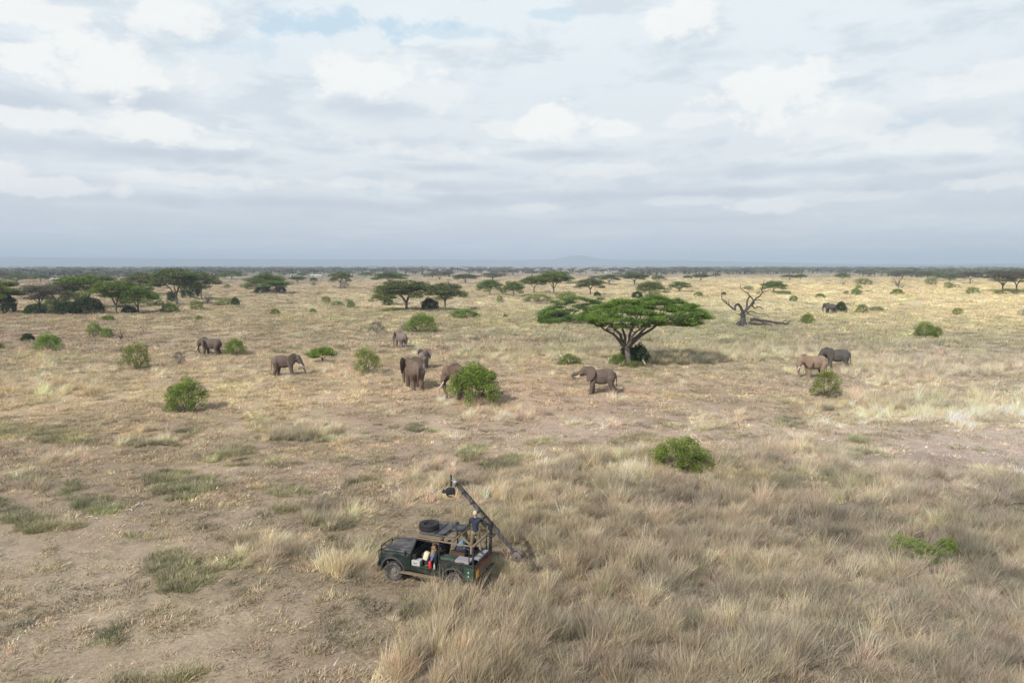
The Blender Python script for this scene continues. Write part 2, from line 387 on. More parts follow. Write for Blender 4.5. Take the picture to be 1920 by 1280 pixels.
# ------------------------------------------------------------------ ground: one sheet to the horizon
def relief(X, Y):
    D = np.hypot(X, Y)
    return (fbm(X / 9, Y / 9, 40) - .5) * .22 * sstep(D, 8, 20) * (1 - sstep(D, 120, 300)) + (fbm(X / 1.7, Y / 1.7, 44, 3) - .5) * .10 * (1 - sstep(D, 60, 120))
def gz(x, y): return float(relief(np.array([float(x)]), np.array([float(y)]))[0])
def make_ground():
    azs = np.concatenate([np.linspace(-48, 48, 520), np.linspace(48, 312, 56)[1:-1]])
    ds = [0.0] ; d = 4.0
    while d < 12000: ds.append(d); d *= 1.0125 if 14 < d < 150 else 1.03
    ds.append(12000.0); ds = np.array(ds[1:])
    A, D = np.meshgrid(np.radians(azs), ds); X = (np.sin(A) * D).ravel(); Y = (np.cos(A) * D).ravel()
    Z = relief(X, Y)
    n = len(azs); m = len(ds)
    v = np.stack([X, Y, Z], 1); v = np.vstack([v, [[0, 0, 0]]])
    i, j = np.meshgrid(np.arange(m - 1), np.arange(n), indexing='ij'); i = i.ravel(); j = j.ravel(); j2 = (j + 1) % n
    q = np.stack([i * n + j, (i + 1) * n + j, (i + 1) * n + j2, i * n + j2], 1)
    c = len(v) - 1
    me = bpy.data.meshes.new('ground')
    faces = q.tolist() + [(c, k, (k + 1) % n) for k in range(n)]
    me.from_pydata(v.tolist(), [], faces); me.update()
    me.polygons.foreach_set('use_smooth', [True] * len(me.polygons))
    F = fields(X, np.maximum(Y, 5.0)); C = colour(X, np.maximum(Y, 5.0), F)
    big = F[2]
    ca = me.color_attributes.new('soil_and_shade', 'FLOAT_COLOR', 'POINT')  # earth and grass colour, with the foreground cloud shade painted in
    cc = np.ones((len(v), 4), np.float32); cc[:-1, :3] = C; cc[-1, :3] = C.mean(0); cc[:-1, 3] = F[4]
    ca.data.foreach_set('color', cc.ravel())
    mt, t, p = newmat('ground')
    at = t.new('ShaderNodeVertexColor'); at.layer_name = 'soil_and_shade'
    tc = t.new('ShaderNodeTexCoord').outputs['Object']
    mp = t.new('ShaderNodeMapping'); t.l.new(tc, mp.inputs[0]); mp.inputs['Scale'].default_value = (1, 1, 1)
    n1 = t.noise(tc, 1.3, 6, .65, .5); n2 = t.noise(tc, 7.0, 6, .7, .6); n3 = t.noise(tc, .12, 5, .6, .4); n4 = t.noise(tc, .018, 5, .6, .6); n5 = t.noise(tc, 30.0, 3, .7)
    k = t.m('ADD', t.m('MULTIPLY', t.ss(n1, .3, .7), .26), .87)
    k = t.m('MULTIPLY', k, t.m('ADD', t.m('MULTIPLY', t.ss(n2, .3, .7), .44), .78))
    k = t.m('MULTIPLY', k, t.m('ADD', t.m('MULTIPLY', t.ss(n5, .3, .7), .5), .75))
    k = t.m('MULTIPLY', k, t.m('ADD', t.m('MULTIPLY', t.ss(n3, .35, .65), .14), .93))
    k = t.m('MULTIPLY', k, t.m('ADD', t.m('MULTIPLY', t.ss(n4, .35, .65), .26), .87))
    sc2 = t.new('ShaderNodeVectorMath', operation='SCALE'); t.l.new(at.outputs[0], sc2.inputs[0]); t.l.new(k, sc2.inputs['Scale'])
    straw = t.mix(t.m('MULTIPLY', t.ss(t.noise(tc, 3.1, 7, .75, 1.2), .5, .64), .38), sc2.outputs[0], t.mix(.5, sc2.outputs[0], (.44, .335, .18)))
    pink = t.mix(t.m('MULTIPLY', t.ss(t.noise(tc, .05, 6, .65, .8), .52, .66), .35), straw, (.30, .20, .15))
    t.l.new(pink, p.inputs['Base Color']); p.inputs['Roughness'].default_value = .95; p.inputs['Specular IOR Level'].default_value = .1
    b = t.new('ShaderNodeBump'); b.inputs['Strength'].default_value = .55; b.inputs['Distance'].default_value = .06
    t.l.new(t.m('ADD', n2, t.m('ADD', t.m('MULTIPLY', n1, .6), t.m('MULTIPLY', n5, .5))), b.inputs['Height']); t.l.new(b.outputs[0], p.inputs['Normal'])
    me.materials.append(mt)
    return tag(obj('ground', me), kind='structure')
make_ground()

# ------------------------------------------------------------------ far hills
def make_hills():
    prof_x = [-400, 0, 250, 500, 800, 960, 1030, 1052, 1068, 1085, 1100, 1120, 1150, 1200, 1300, 1400, 1500, 1600, 1750, 1920, 2300]
    prof_h = [9, 10, 10.5, 10, 10.5, 9.5, 10.5, 13.5, 17, 18, 16.5, 12, 10, 9.5, 8, 5.5, 3.5, 1.8, 1.2, 2.2, 3]
    azs = np.radians(np.linspace(-46, 46, 460)); ds = np.linspace(7600, 11600, 26)
    A, D = np.meshgrid(azs, ds); X = (np.sin(A) * D).ravel(); Y = (np.cos(A) * D).ravel()
    px = 960 + FPX * np.tan(A).ravel() * 1.0062
    h = np.interp(px, prof_x, prof_h) * (9600 / FPX) / np.cos(A).ravel() * .97 + CAMH
    t = (D.ravel() - 7600) / 4000.0
    bump = np.sin(np.clip(t, 0, 1) * math.pi) ** 1.2
    h = h * bump * (1 + .09 * (fbm(X / 700, Y / 700, 5) - .5)) + (fbm(X / 120, Y / 120, 9) - .5) * 7 * bump - 3 * (1 - bump)
    n = len(azs); m = len(ds); i, j = np.meshgrid(np.arange(m - 1), np.arange(n - 1), indexing='ij'); i = i.ravel(); j = j.ravel()
    q = np.stack([i * n + j, i * n + j + 1, (i + 1) * n + j + 1, (i + 1) * n + j], 1)
    mt, t_, p = newmat('hill_scrub'); tc = t_.new('ShaderNodeTexCoord').outputs['Object']
    c = t_.mix(t_.ss(t_.noise(tc, .004, 6, .65), .4, .62), (.07, .085, .055), (.15, .13, .10))
    t_.l.new(c, p.inputs['Base Color']); p.inputs['Roughness'].default_value = 1
    tag(obj('hills', mesh('hills', np.stack([X, Y, h], 1), q, mt, True)), kind='structure')
make_hills()

# ------------------------------------------------------------------ haze
hz = MB().box((0, 0, 71.5), (25200, 25200, 145.0)).build('haze', None)
mh = bpy.data.materials.new('haze'); mh.use_nodes = True; t = NT(mh.node_tree); t.n.clear()
pv = t.new('ShaderNodeVolumePrincipled'); pv.inputs['Color'].default_value = (.54, .65, .79, 1); pv.inputs['Density'].default_value = HAZE_D
pv.inputs['Anisotropy'].default_value = 0.0
o_ = t.new('ShaderNodeOutputMaterial'); t.l.new(pv.outputs[0], o_.inputs['Volume'])
hz.data.materials.clear(); hz.data.materials.append(mh); hz['kind'] = 'stuff'; hz['label'] = 'thin blue haze lying over the plain'

# ------------------------------------------------------------------ grass
def blades(n, rad, h0, h1, wd, lean=.25, spread=.35, seed=0, seg=2, droop=.0):
    g = np.random.default_rng(seed)
    r = rad * np.sqrt(g.random(n)); a = g.random(n) * 2 * np.pi
    bx = r * np.cos(a); by = r * np.sin(a); h = h0 + (h1 - h0) * g.random(n)
    dx_ = np.cos(a) * spread * (r / max(rad, 1e-3)) + g.normal(0, .24, n) + lean; dy_ = np.sin(a) * spread * (r / max(rad, 1e-3)) + g.normal(0, .24, n) + lean * .25
    w = wd * (.6 + .8 * g.random(n)); ta = g.random(n) * np.pi; wx = np.cos(ta) * w / 2; wy = np.sin(ta) * w / 2
    V = []; 
    for k, tt in enumerate(np.linspace(0, 1, seg + 1)):
        cx = bx + dx_ * h * tt ** 1.6; cy = by + dy_ * h * tt ** 1.6; cz = h * (tt - droop * tt * tt) - .03
        ww = (1 - tt) ** .6 if k < seg else 0
        if k < seg:
            V += [np.stack([cx - wx * ww, cy - wy * ww, cz], 1), np.stack([cx + wx * ww, cy + wy * ww, cz], 1)]
        else: V += [np.stack([cx, cy, cz], 1)]
    V = np.stack(V, 1)                      # n, 2seg+1, 3
    k = 2 * seg + 1; base = (np.arange(n) * k)[:, None]; F = []
    for s_ in range(seg - 1):
        F.append(base + np.array([2 * s_, 2 * s_ + 1, 2 * s_ + 3])); F.append(base + np.array([2 * s_, 2 * s_ + 3, 2 * s_ + 2]))
    F.append(base + np.array([k - 3, k - 2, k - 1]))
    TIP = np.tile(np.repeat(np.linspace(0, 1, seg + 1), [2] * seg + [1]), n)
    return V.reshape(-1, 3), np.vstack(F), TIP
def grassmat(name, trans=.3):
    m, t, p = newmat(name)
    a = t.new('ShaderNodeAttribute'); a.attribute_type = 'INSTANCER'; a.attribute_name = 'tint'
    g = t.new('ShaderNodeNewGeometry')
    hs = t.new('ShaderNodeHueSaturation'); t.l.new(a.outputs['Color'], hs.inputs['Color'])
    r = g.outputs['Random Per Island']; r2 = t.m('FRACT', t.m('MULTIPLY', r, 17.3))
    t.put(hs.inputs['Value'], t.m('ADD', .46, t.m('MULTIPLY', r, 1.15))); t.put(hs.inputs['Hue'], t.m('ADD', .482, t.m('MULTIPLY', r2, .036)))
    t.put(hs.inputs['Saturation'], t.m('ADD', .75, t.m('MULTIPLY', r2, .45)))
    ta = t.new('ShaderNodeAttribute'); ta.attribute_type = 'GEOMETRY'; ta.attribute_name = 'tip'
    hc = t.mix(t.m('MULTIPLY', t.ss(ta.outputs['Fac'], .35, .9), .45), hs.outputs[0], (.52, .45, .34))
    p.inputs['Roughness'].default_value = .7; p.inputs['Specular IOR Level'].default_value = .3; t.l.new(hc, p.inputs['Base Color'])
    tr = t.new('ShaderNodeBsdfTranslucent'); t.l.new(hc, tr.inputs[0]); mx = t.new('ShaderNodeMixShader'); mx.inputs[0].default_value = trans
    t.l.new(p.outputs[0], mx.inputs[1]); t.l.new(tr.outputs[0], mx.inputs[2]); t.l.new(mx.outputs[0], t.n['Material Output'].inputs[0])
    return m
GM = grassmat('dry_grass')
gcol = bpy.data.collections.new('grass_kinds')
def proto(i, nm, v, f, tip):
    me = mesh(nm, v, f, GM); a = me.attributes.new('tip', 'FLOAT', 'POINT'); a.data.foreach_set('value', tip.astype(np.float32))
    o = obj('%02d_%s' % (i, nm), me, link=False); gcol.objects.link(o)
for i in range(4): proto(i, 'tall_tuft', *blades(92, .27, .30, [.72, .85, .76, .95][i], (.014, .017, .012, .015)[i], (.34, .12, .45, .22)[i], .55, 100 + i, 3))
for i in range(2): proto(4 + i, 'short_tuft', *blades(42, .24, .06, .22, .024, .2, .9, 200 + i, 2))
for i in range(2): proto(6 + i, 'herb_clump', *blades(120, .36, .14, .50, .021, .08, .7, 300 + i, 2))
for i in range(2): proto(8 + i, 'far_tall', *blades(150, .95, .3, .75, .055, .28, .25, 400 + i, 2))
for i in range(2): proto(10 + i, 'far_short', *blades(120, 1.0, .08, .28, .06, .2, .5, 500 + i, 2))
for i in range(2): proto(12 + i, 'litter', *blades(70, .5, .02, .08, .03, 1.1, 2.0, 600 + i, 2))

clear_discs = []      # (x, y, r) where nothing tall grows: wheels, feet
PT_, KD, RT, SC_, TI = [], [], [], [], []
def emit(X, Y, F, mask, kinds, smin, smax, hgt, tintmul, tall_key=None):
    idx = np.nonzero(mask)[0]
    if not len(idx): return
    x = X[idx]; y = Y[idx]; n = len(idx)
    PT_.append(np.stack([x, y, relief(x, y)], 1)); KD.append(rng.choice(kinds, n))
    RT.append(np.stack([rng.normal(0, .15, n), rng.normal(0, .15, n), rng.normal(0, 1.1, n)], 1))
    s = smin + (smax - smin) * rng.random(n); hh = s * hgt[idx] * (.8 + .4 * rng.random(n))
    SC_.append(np.stack([s, s, hh], 1))
    c = colour(x, y, tuple(a[idx] for a in F)) * tintmul  # tuft tint takes over the cloud shade painted into the ground colour
    # patches of straw, grey and purple-brown seed heads
    a = fbm(x / 2.6, y / 2.6, 61); b = fbm(x / 1.1, y / 1.1, 67)
    d_ = fbm(x / .55, y / .55, 69, 2)
    fd = (1 - .6 * sstep(y, 40, 140))[:, None]; a = .5 + (a - .5) * fd[:, 0]; b = .5 + (b - .5) * fd[:, 0]
    c = c * (1 + (a[:, None] - .5) * np.array([1.2, 1.15, 1.0])) * (1 + (b[:, None] - .5) * 1.2) * (1 + (d_[:, None] - .5) * .7)
    q = sstep(fbm(x / 4, y / 4, 71), .52, .7)[:, None] * .6; c = c * (1 - q) + c * np.array([1.0, .92, .88]) * q
    q = sstep(fbm(x / 5, y / 5, 81), .54, .72)[:, None] * .6; c = c * (1 - q) + c * np.array([.88, .98, .78]) * q
    c = c * np.exp(rng.normal(0, .20, (n, 1))) * (1 + rng.normal(0, .05, (n, 3)))
    TI.append(np.clip(c, .01, .9))
def ring(d0, d1, rho):
    w = .80 * d1 + 10; n = int(rho * 2 * w * (d1 - d0))
    X = rng.uniform(-w, w, n); Y = rng.uniform(d0, d1, n)
    k = np.abs(X) < .80 * Y + 10; X, Y = X[k], Y[k]
    for (cx, cy, r) in clear_discs:
        k = (X - cx) ** 2 + (Y - cy) ** 2 > r * r; X, Y = X[k], Y[k]
    return X, Y, fields(X, Y)
def grow():
    for d0, d1, rt, rs, big_ in ((15, 34, 15, 10, 1.0), (34, 60, 8.0, 8, 1.12), (60, 110, 2.6, 4.0, 1.4)):
        X, Y, F = ring(d0, d1, rt); tall, herb, bare = F[2], F[3], F[4]; u = rng.random(len(X))
        emit(X, Y, F, (u < tall * (.30 + .9 * sstep(fbm(X / 1.3, Y / 1.3, 96, 3), .38, .58))) & (tall > .12) & (herb < .75), [0, 1, 2, 3], .50 * big_, 1.08 * big_, (.34 + .60 * tall) * (.55 + .95 * sstep(fbm(X / .9, Y / .9, 95, 3), .3, .7)), np.array([2.24, 2.30, 2.14]) * (1 if d1 < 61 else .84))
        u = rng.random(len(X))
        emit(X, Y, F, (u < herb * 1.2), [6, 7], .65 * big_, 1.1 * big_, .45 + .4 * herb, np.array([1.16, 1.30, 1.04]))
        X, Y, F = ring(d0, d1, rs); tall, herb, bare = F[2], F[3], F[4]; u = rng.random(len(X)); cl = fbm(X / 1.6, Y / 1.6, 91)
        den = (1 - .9 * bare) * sstep(cl, .34, .60) * (1 - .6 * tall) * np.where(Y < 60, .55, .85)
        emit(X, Y, F, u < den * .9, [4, 5], .7 * big_, 1.3 * big_, np.ones(len(X)), np.array([1.50, 1.54, 1.42]) * (1 if d1 < 61 else .9))
        if d1 < 111:
            u = rng.random(len(X)); emit(X, Y, F, u < .5 * (1 - tall) * (1 - .7 * bare) * (.3 + sstep(cl, .3, .6)), [12, 13], .8 * big_, 1.5 * big_, np.ones(len(X)), np.array([1.25, 1.28, 1.20]))
    for d0, d1, rt, rs, big_ in ((100, 200, .35, .3, 1.2), (200, 420, .07, .06, 2.0), (420, 620, .022, .018, 2.8), (620, 900, .006, .005, 3.6)):
        X, Y, F = ring(d0, d1, rt); tall = F[2]; u = rng.random(len(X))
        emit(X, Y, F, (u < .25 + tall), [8, 9], .8 * big_, 1.4 * big_, (.35 + .5 * tall) / big_ ** .7, np.array([1.22, 1.20, 1.16]))
        X, Y, F = ring(d0, d1, rs); u = rng.random(len(X)); emit(X, Y, F, u < .6, [10, 11], big_ * .8, big_ * 1.3, np.ones(len(X)) / big_ ** .7, np.array([1.08, 1.03, .98]))
def scatter(name, coll, P, K, Rr, S, T, mats=()):
    me = bpy.data.meshes.new(name); me.vertices.add(len(P)); me.vertices.foreach_set('co', P.astype(np.float32).ravel())
    a = me.attributes.new('pick', 'INT', 'POINT'); a.data.foreach_set('value', K.astype(np.int32))
    a = me.attributes.new('turn', 'FLOAT_VECTOR', 'POINT'); a.data.foreach_set('vector', Rr.astype(np.float32).ravel())
    a = me.attributes.new('size', 'FLOAT_VECTOR', 'POINT'); a.data.foreach_set('vector', S.astype(np.float32).ravel())
    a = me.attributes.new('tint', 'FLOAT_COLOR', 'POINT'); a.data.foreach_set('color', np.hstack([T, np.ones((len(T), 1))]).astype(np.float32).ravel())
    for m_ in mats: me.materials.append(m_)
    o = obj(name, me)
    g = bpy.data.node_groups.new(name, 'GeometryNodeTree')
    g.interface.new_socket('Geometry', in_out='INPUT', socket_type='NodeSocketGeometry'); g.interface.new_socket('Geometry', in_out='OUTPUT', socket_type='NodeSocketGeometry')
    gi = g.nodes.new('NodeGroupInput'); go = g.nodes.new('NodeGroupOutput'); ip = g.nodes.new('GeometryNodeInstanceOnPoints'); ci = g.nodes.new('GeometryNodeCollectionInfo')
    ci.inputs['Collection'].default_value = coll; ci.inputs['Separate Children'].default_value = True; ci.inputs['Reset Children'].default_value = True
    def na(n_, ty):
        q = g.nodes.new('GeometryNodeInputNamedAttribute'); q.data_type = ty; q.inputs[0].default_value = n_
        return [s for s in q.outputs if s.enabled and s.name == 'Attribute'][0]
    L = g.links.new; L(gi.outputs[0], ip.inputs['Points']); L(ci.outputs[0], ip.inputs['Instance']); ip.inputs['Pick Instance'].default_value = True
    L(na('pick', 'INT'), ip.inputs['Instance Index']); L(na('turn', 'FLOAT_VECTOR'), ip.inputs['Rotation']); L(na('size', 'FLOAT_VECTOR'), ip.inputs['Scale'])
    L(ip.outputs[0], go.inputs[0])
    o.modifiers.new('scatter', 'NODES').node_group = g
    return o
def make_grass():
    grow()
    P, K, Rr, S, T = (np.concatenate(a) for a in (PT_, KD, RT, SC_, TI))
    print('grass instances', len(P))
    o = scatter('grass', gcol, P, K, Rr, S, T)
    tag(o, 'dry tufted savanna grass and low herbs covering the plain', 'grass', kind='stuff')

# ------------------------------------------------------------------ trees and bushes
def leafquads(C, size, g, up=.35, asp=.55):
    """one small leaf-spray face per centre"""
    n = len(C); d = g.normal(0, 1, (n, 3)); d[:, 2] += up * np.sign(d[:, 2] + 1e-6) * 2; d /= np.linalg.norm(d, axis=1)[:, None]
    u = np.cross(d, g.normal(0, 1, (n, 3))); u /= np.linalg.norm(u, axis=1)[:, None] + 1e-9; v = np.cross(d, u)
    s = (size * (.6 + .8 * g.random(n)))[:, None] * .5
    V = np.stack([C - u * s, C - v * s * asp, C + u * s, C + v * s * asp], 1).reshape(-1, 3)
    return V, np.arange(4 * n).reshape(n, 4)
def padcloud(pads, n, g, shell=.55):
    """points in flattened lumps; each pad = (x, y, z, rx, ry, rz)"""
    P = np.array([p[:6] for p in pads]); wgt = P[:, 3] * P[:, 4]; k = g.choice(len(P), n, p=wgt / wgt.sum())
    d = g.normal(0, 1, (n, 3)); d /= np.linalg.norm(d, axis=1)[:, None]; d[:, 2] = np.where(d[:, 2] < 0, d[:, 2] * .45, d[:, 2])
    r = shell + (1 - shell) * g.random(n); r = np.where(g.random(n) < .16, r * (1.1 + .25 * g.random(n)), r)
    q = d * r[:, None] * P[k, 3:6]
    # ragged edge: twigs grow further out here and there
    a = np.arctan2(d[:, 1], d[:, 0]); rag = 1 + .16 * np.sin(a * 5 + k * 1.7) + .10 * np.sin(a * 11 + k * 2.9)
    q[:, :2] *= rag[:, None]
    return P[k, :3] + q
def bez(a, b, c, n=7):
    return [a * (1 - t) ** 2 + b * 2 * t * (1 - t) + c * t * t for t in [i / (n - 1) for i in range(n)]]
def wob(pts, amp, r_):
    return [pts[0]] + [p + Vector((r_.uniform(-1, 1), r_.uniform(-1, 1), r_.uniform(-.6, .6))) * amp for p in pts[1:-1]] + [pts[-1]]
def acacia_mesh(name, H, Rc, seed, nleaf, lsz, npad=26, fork=.28, mat='acG', limbs=None, pads=None, tr=None, lean=(0, 0), flat=.22, bark='bark', thick=1.0, twigs=2, shell=.5):
    r_ = random.Random(seed); g = np.random.default_rng(seed)
    tr = tr or .032 * H; zf = H * fork; fk = Vector((lean[0], lean[1], zf))
    if pads is None:
        pads = []
        for i in range(npad):
            a = i * 2.39996 + r_.uniform(-.4, .4); rr = math.sqrt((i + .4) / npad) * .86
            rr *= r_.uniform(.85, 1.12)
            lay = (0, .15, .06, .27)[i % 4]; rr = min(rr, 1.0 - lay * .35)
            z = H * (.91 - flat * rr ** 2.4 - lay - .05 * r_.random())
            pr = Rc * r_.uniform(.22, .34)
            pads.append((math.cos(a) * rr * Rc + lean[0], math.sin(a) * rr * Rc + lean[1], z, pr, pr * r_.uniform(.8, 1.1), H * r_.uniform(.070, .115) * thick))
    if limbs is None:
        k = r_.choice((3, 4, 4, 5)); a0 = r_.uniform(0, 6.28)
        limbs = [(math.cos(a0 + i * 6.28 / k + r_.uniform(-.4, .4)) * Rc * r_.uniform(.45, .65) + lean[0], math.sin(a0 + i * 6.28 / k + r_.uniform(-.4, .4)) * Rc * r_.uniform(.45, .65) + lean[1], H * r_.uniform(.70, .80)) for i in range(k)]
    mb = MB()
    mb.tube([Vector((0, 0, -.3)), Vector((0, 0, 0)), Vector((lean[0] * .3, lean[1] * .3, zf * .4)), fk + Vector((0, 0, .0))], [tr * 1.7, tr * 1.35, tr * 1.0, tr * .95], 8)
    nodes = []
    for lx, ly, lz in limbs:
        e = Vector((lx, ly, lz)); mid = fk + Vector(((lx - fk.x) * .38, (ly - fk.y) * .38, (lz - zf) * .68))
        pts = wob(bez(fk - Vector((0, 0, tr)), mid, e, 7), tr * .55, r_)
        mb.tube(pts, [tr * (.68 - .085 * i) for i in range(7)], 6); nodes += [(p, tr * (.68 - .085 * i)) for i, p in enumerate(pts) if i > 1]
    for p in pads:
        c = Vector(p[:3]); low = c - Vector((0, 0, p[5] * .3))
        s = min(nodes, key=lambda q: (q[0] - low).length + max(0, q[0].z - low.z) * 2)
        m1 = s[0].lerp(low, .5) + Vector((0, 0, -.06 * (low - s[0]).length)); pts = wob(bez(s[0], m1, low, 5), tr * .35, r_)
        r0 = min(s[1] * .6, tr * .34); mb.tube(pts, [r0 * (1 - .18 * i) for i in range(5)], 5)
        for _ in range(twigs):
            a = r_.uniform(0, 6.28); e = c + Vector((math.cos(a) * p[3] * .8, math.sin(a) * p[4] * .8, r_.uniform(-.1, .5) * p[5]))
            mb.tube(bez(pts[2], low + (e - low) * .4, e, 4), [r0 * .45, r0 * .35, r0 * .25, r0 * .12], 4)
    tm = bpy.data.meshes.new(name + '_trunk'); tm.from_pydata(mb.v, [], mb.f); tm.update(); tm.materials.append(M[bark]); tm.polygons.foreach_set('use_smooth', [True] * len(tm.polygons))
    C = padcloud(pads, nleaf, g, shell); tm['half'] = float(np.percentile(np.abs(C[:, 0]), 99)); tm['top'] = float(np.percentile(C[:, 2], 99.5)); V, F = leafquads(C, lsz, g, up=.5)
    cm = mesh(name + '_crown', V, F, M[mat])
    return tm, cm
def bush_mesh(name, W, Hh, seed, nleaf, lsz, mat='buG', lobes=9, stems=7, top=0.15, open_=.55, bark='bark'):
    """rounded shrub: lumpy leaf masses over several stems, W wide and Hh high"""
    r_ = random.Random(seed); g = np.random.default_rng(seed); pads = []
    n_ = lobes * 3
    for i in range(n_):
        a = i * 2.39996 + r_.uniform(-.3, .3); e = math.asin(((i + .5) / n_) ** .85); q = r_.uniform(.62, .86)
        pr = W * r_.uniform(.08, .16)
        pads.append((math.cos(a) * math.cos(e) * W * .5 * q, math.sin(a) * math.cos(e) * W * .46 * q, max(Hh * (.10 + top * .3), Hh * (.10 + .80 * math.sin(e) * q)), pr, pr, Hh * r_.uniform(.09, .18)))
    P = np.array(pads); k = g.choice(len(P), nleaf); d = g.normal(0, 1, (nleaf, 3)); d /= np.linalg.norm(d, axis=1)[:, None]
    r = open_ + (1 - open_) * g.random(nleaf); r = np.where(g.random(nleaf) < .12, r * 1.25, r)
    C = P[k, :3] + d * r[:, None] * P[k, 3:6]; C = C[C[:, 2] > Hh * .02]
    sp = pads[::2]
    for q in range(0, len(C), 37): C[q] *= 1.06      # stray sprigs beyond the outline
    sx = np.percentile(np.hypot(C[:, 0], C[:, 1]), 97) / (W / 2); szz = np.percentile(C[:, 2], 99) / Hh; C = C / np.array([sx, sx, szz])
    pads = [(p[0] / sx, p[1] / sx, p[2] / szz) + tuple(p[3:]) for p in pads]
    V, F = leafquads(C, lsz, g, up=.1, asp=.6)
    mb = MB()
    for i in range(stems):
        p = pads[(i * 3 + 1) % len(pads)]; a = r_.uniform(0, 6.28); b = Vector((math.cos(a) * W * .05, math.sin(a) * W * .05, -.15)); e = Vector(p[:3]) + Vector((0, 0, p[5] * .5))
        mb.tube(wob(bez(b, b.lerp(e, .5) + Vector((0, 0, Hh * .12)), e, 6), W * .015, r_), [W * .016 * (1 - .15 * q) for q in range(6)], 5)
    tm = bpy.data.meshes.new(name + '_stem'); tm.from_pydata(mb.v, [], mb.f); tm.update(); tm.materials.append(M[bark])
    return tm, mesh(name + '_foliage', V, F, M[mat])
def place(kind, parts, label, cat, loc, rz=0.0, scale=(1, 1, 1), group=None):
    t = thing(kind, label, cat, loc, rz, group, scale)
    for nm, me in parts: obj(nm, me, t)
    return t

# --- the big umbrella acacia in the middle distance
def main_acacia():
    b = G(1180, 684); k = mpp(684)                       # metres per pixel there
    X = lambda px: (px - 1180) * k
    Z = lambda py, dy=0.0: (684 - py) * k * 1.012 - dy * .07
    limbs = [(X(1108), -1.0, Z(606)), (X(1128), 2.6, Z(596)), (X(1165), .6, Z(604)), (X(1212), -1.6, Z(604)), (X(1242), .8, Z(598)), (X(1205), 3.6, Z(590)), (X(1275), 2.0, Z(594))]
    r_ = random.Random(3); pads = []
    top = lambda x: np.interp(x, [1088, 1110, 1140, 1170, 1215, 1260, 1300, 1322], [598, 583, 571, 562, 559, 562, 568, 594])
    bot = lambda x: np.interp(x, [1088, 1110, 1150, 1190, 1215, 1250, 1290, 1322], [606, 610, 612, 611, 609, 606, 607, 610])
    for px in np.arange(1094, 1321, 9.5):
        for dy in (-5.0, -2.6, -.4, 2.0, 4.8):
            if r_.random() < .05: continue
            edge = 1 - ((px - 1205) / 122) ** 2
            if abs(dy) > 6.2 * math.sqrt(max(edge, .02)): continue
            t, q = top(px) + r_.uniform(-2, 3), bot(px) + r_.uniform(-4, 3); u = {-5.0: .86, -2.6: .60, -.4: .30, 2.0: .06, 4.8: .2}[dy] + r_.uniform(-.14, .14)
            pads.append((X(px + r_.uniform(-4, 4)), dy + r_.uniform(-.7, .7), Z(t + (q - t) * np.clip(u, .03, 1), dy), r_.uniform(.85, 1.35), r_.uniform(.85, 1.3), r_.uniform(.34, .56)))
    for px, py, dy in ((1108, 606, -1.5), (1124, 611, -1), (1140, 608, 1.2), (1150, 613, -1.5), (1163, 609, .5), (1176, 614, -.8), (1190, 609, 1.5), (1204, 612, -1.2), (1218, 607, .4), (1232, 609, -1.4), (1246, 606, .8)): pads.append((X(px), dy, Z(py, dy), .95, .9, .30))
    for px, py, dy in ((1262, 606, -2.5), (1280, 609, -2.2), (1296, 606, -2.0), (1270, 600, -2.8), (1288, 600, -2.5)): pads.append((X(px), dy, Z(py, dy), 1.25, 1.1, .5))
    tm, cm = acacia_mesh('umbrella_acacia', 9.3, 8.5, 21, 125000, .15, limbs=limbs, pads=pads, fork=.27, tr=.38, mat='acM', bark='barkm', lean=(X(1174) , 0), twigs=3, shell=.25)
    place('acacia_tree', (('trunk', tm), ('crown', cm)), 'large bright green umbrella acacia with forked trunk, standing nearest in the middle of the plain', 'tree', (b.x, b.y, gz(b.x, b.y)))
main_acacia()

# --- shared shapes for the other acacias (H 9 m, crown radius 8 m)
AC = [acacia_mesh('acacia_a', 9, 8, 31, 19000, .34, 42, mat='acG'), acacia_mesh('acacia_b', 9, 8, 32, 17000, .34, 38, fork=.34, mat='acO', flat=.3),
      acacia_mesh('acacia_c', 9, 8, 33, 10500, .32, 32, fork=.3, mat='acD', bark='barkd'), acacia_mesh('acacia_d', 9, 8, 34, 18000, .36, 36, fork=.4, mat='acG', flat=.36, thick=1.1, lean=(1.2, 0)),
      acacia_mesh('acacia_e', 9, 8, 35, 17000, .36, 34, fork=.26, mat='acO', flat=.22, thick=1.0), acacia_mesh('acacia_f', 9, 8, 36, 15000, .38, 34, fork=.2, mat='acG', flat=.50, thick=1.5)]
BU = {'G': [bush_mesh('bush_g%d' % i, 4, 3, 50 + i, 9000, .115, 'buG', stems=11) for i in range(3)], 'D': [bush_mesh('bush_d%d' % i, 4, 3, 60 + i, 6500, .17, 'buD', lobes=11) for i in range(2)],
      'O': [bush_mesh('bush_o%d' % i, 4, 3, 70 + i, 6500, .115, 'buO', open_=.35, stems=14) for i in range(2)], 'X': [bush_mesh('bush_x%d' % i, 4, 3, 80 + i, 1800, .13, 'buX', open_=.2, stems=14) for i in range(2)],
      'B': [bush_mesh('bush_b%d' % i, 4, 3, 90 + i, 700, .12, 'twig', open_=.2, stems=22, bark='dead') for i in range(1)]}
def acacia(px, base, L, Rr, topy, v, label, rz=None):
    g = G(px, base); k = mpp(base); wd = (Rr - L) * k; h = (base - topy) * k * 1.01
    cx = ((L + Rr) / 2 - px) * k
    t = place('acacia_tree', (('trunk', AC[v][0]), ('crown', AC[v][1])), label, 'tree', (g.x + cx * .35, g.y, gz(g.x, g.y)), rnd.uniform(0, 6.28) if rz is None else rz, (wd / 2 / AC[v][0]['half'], wd / 2 / AC[v][0]['half'], h / AC[v][0]['top']))
    return t
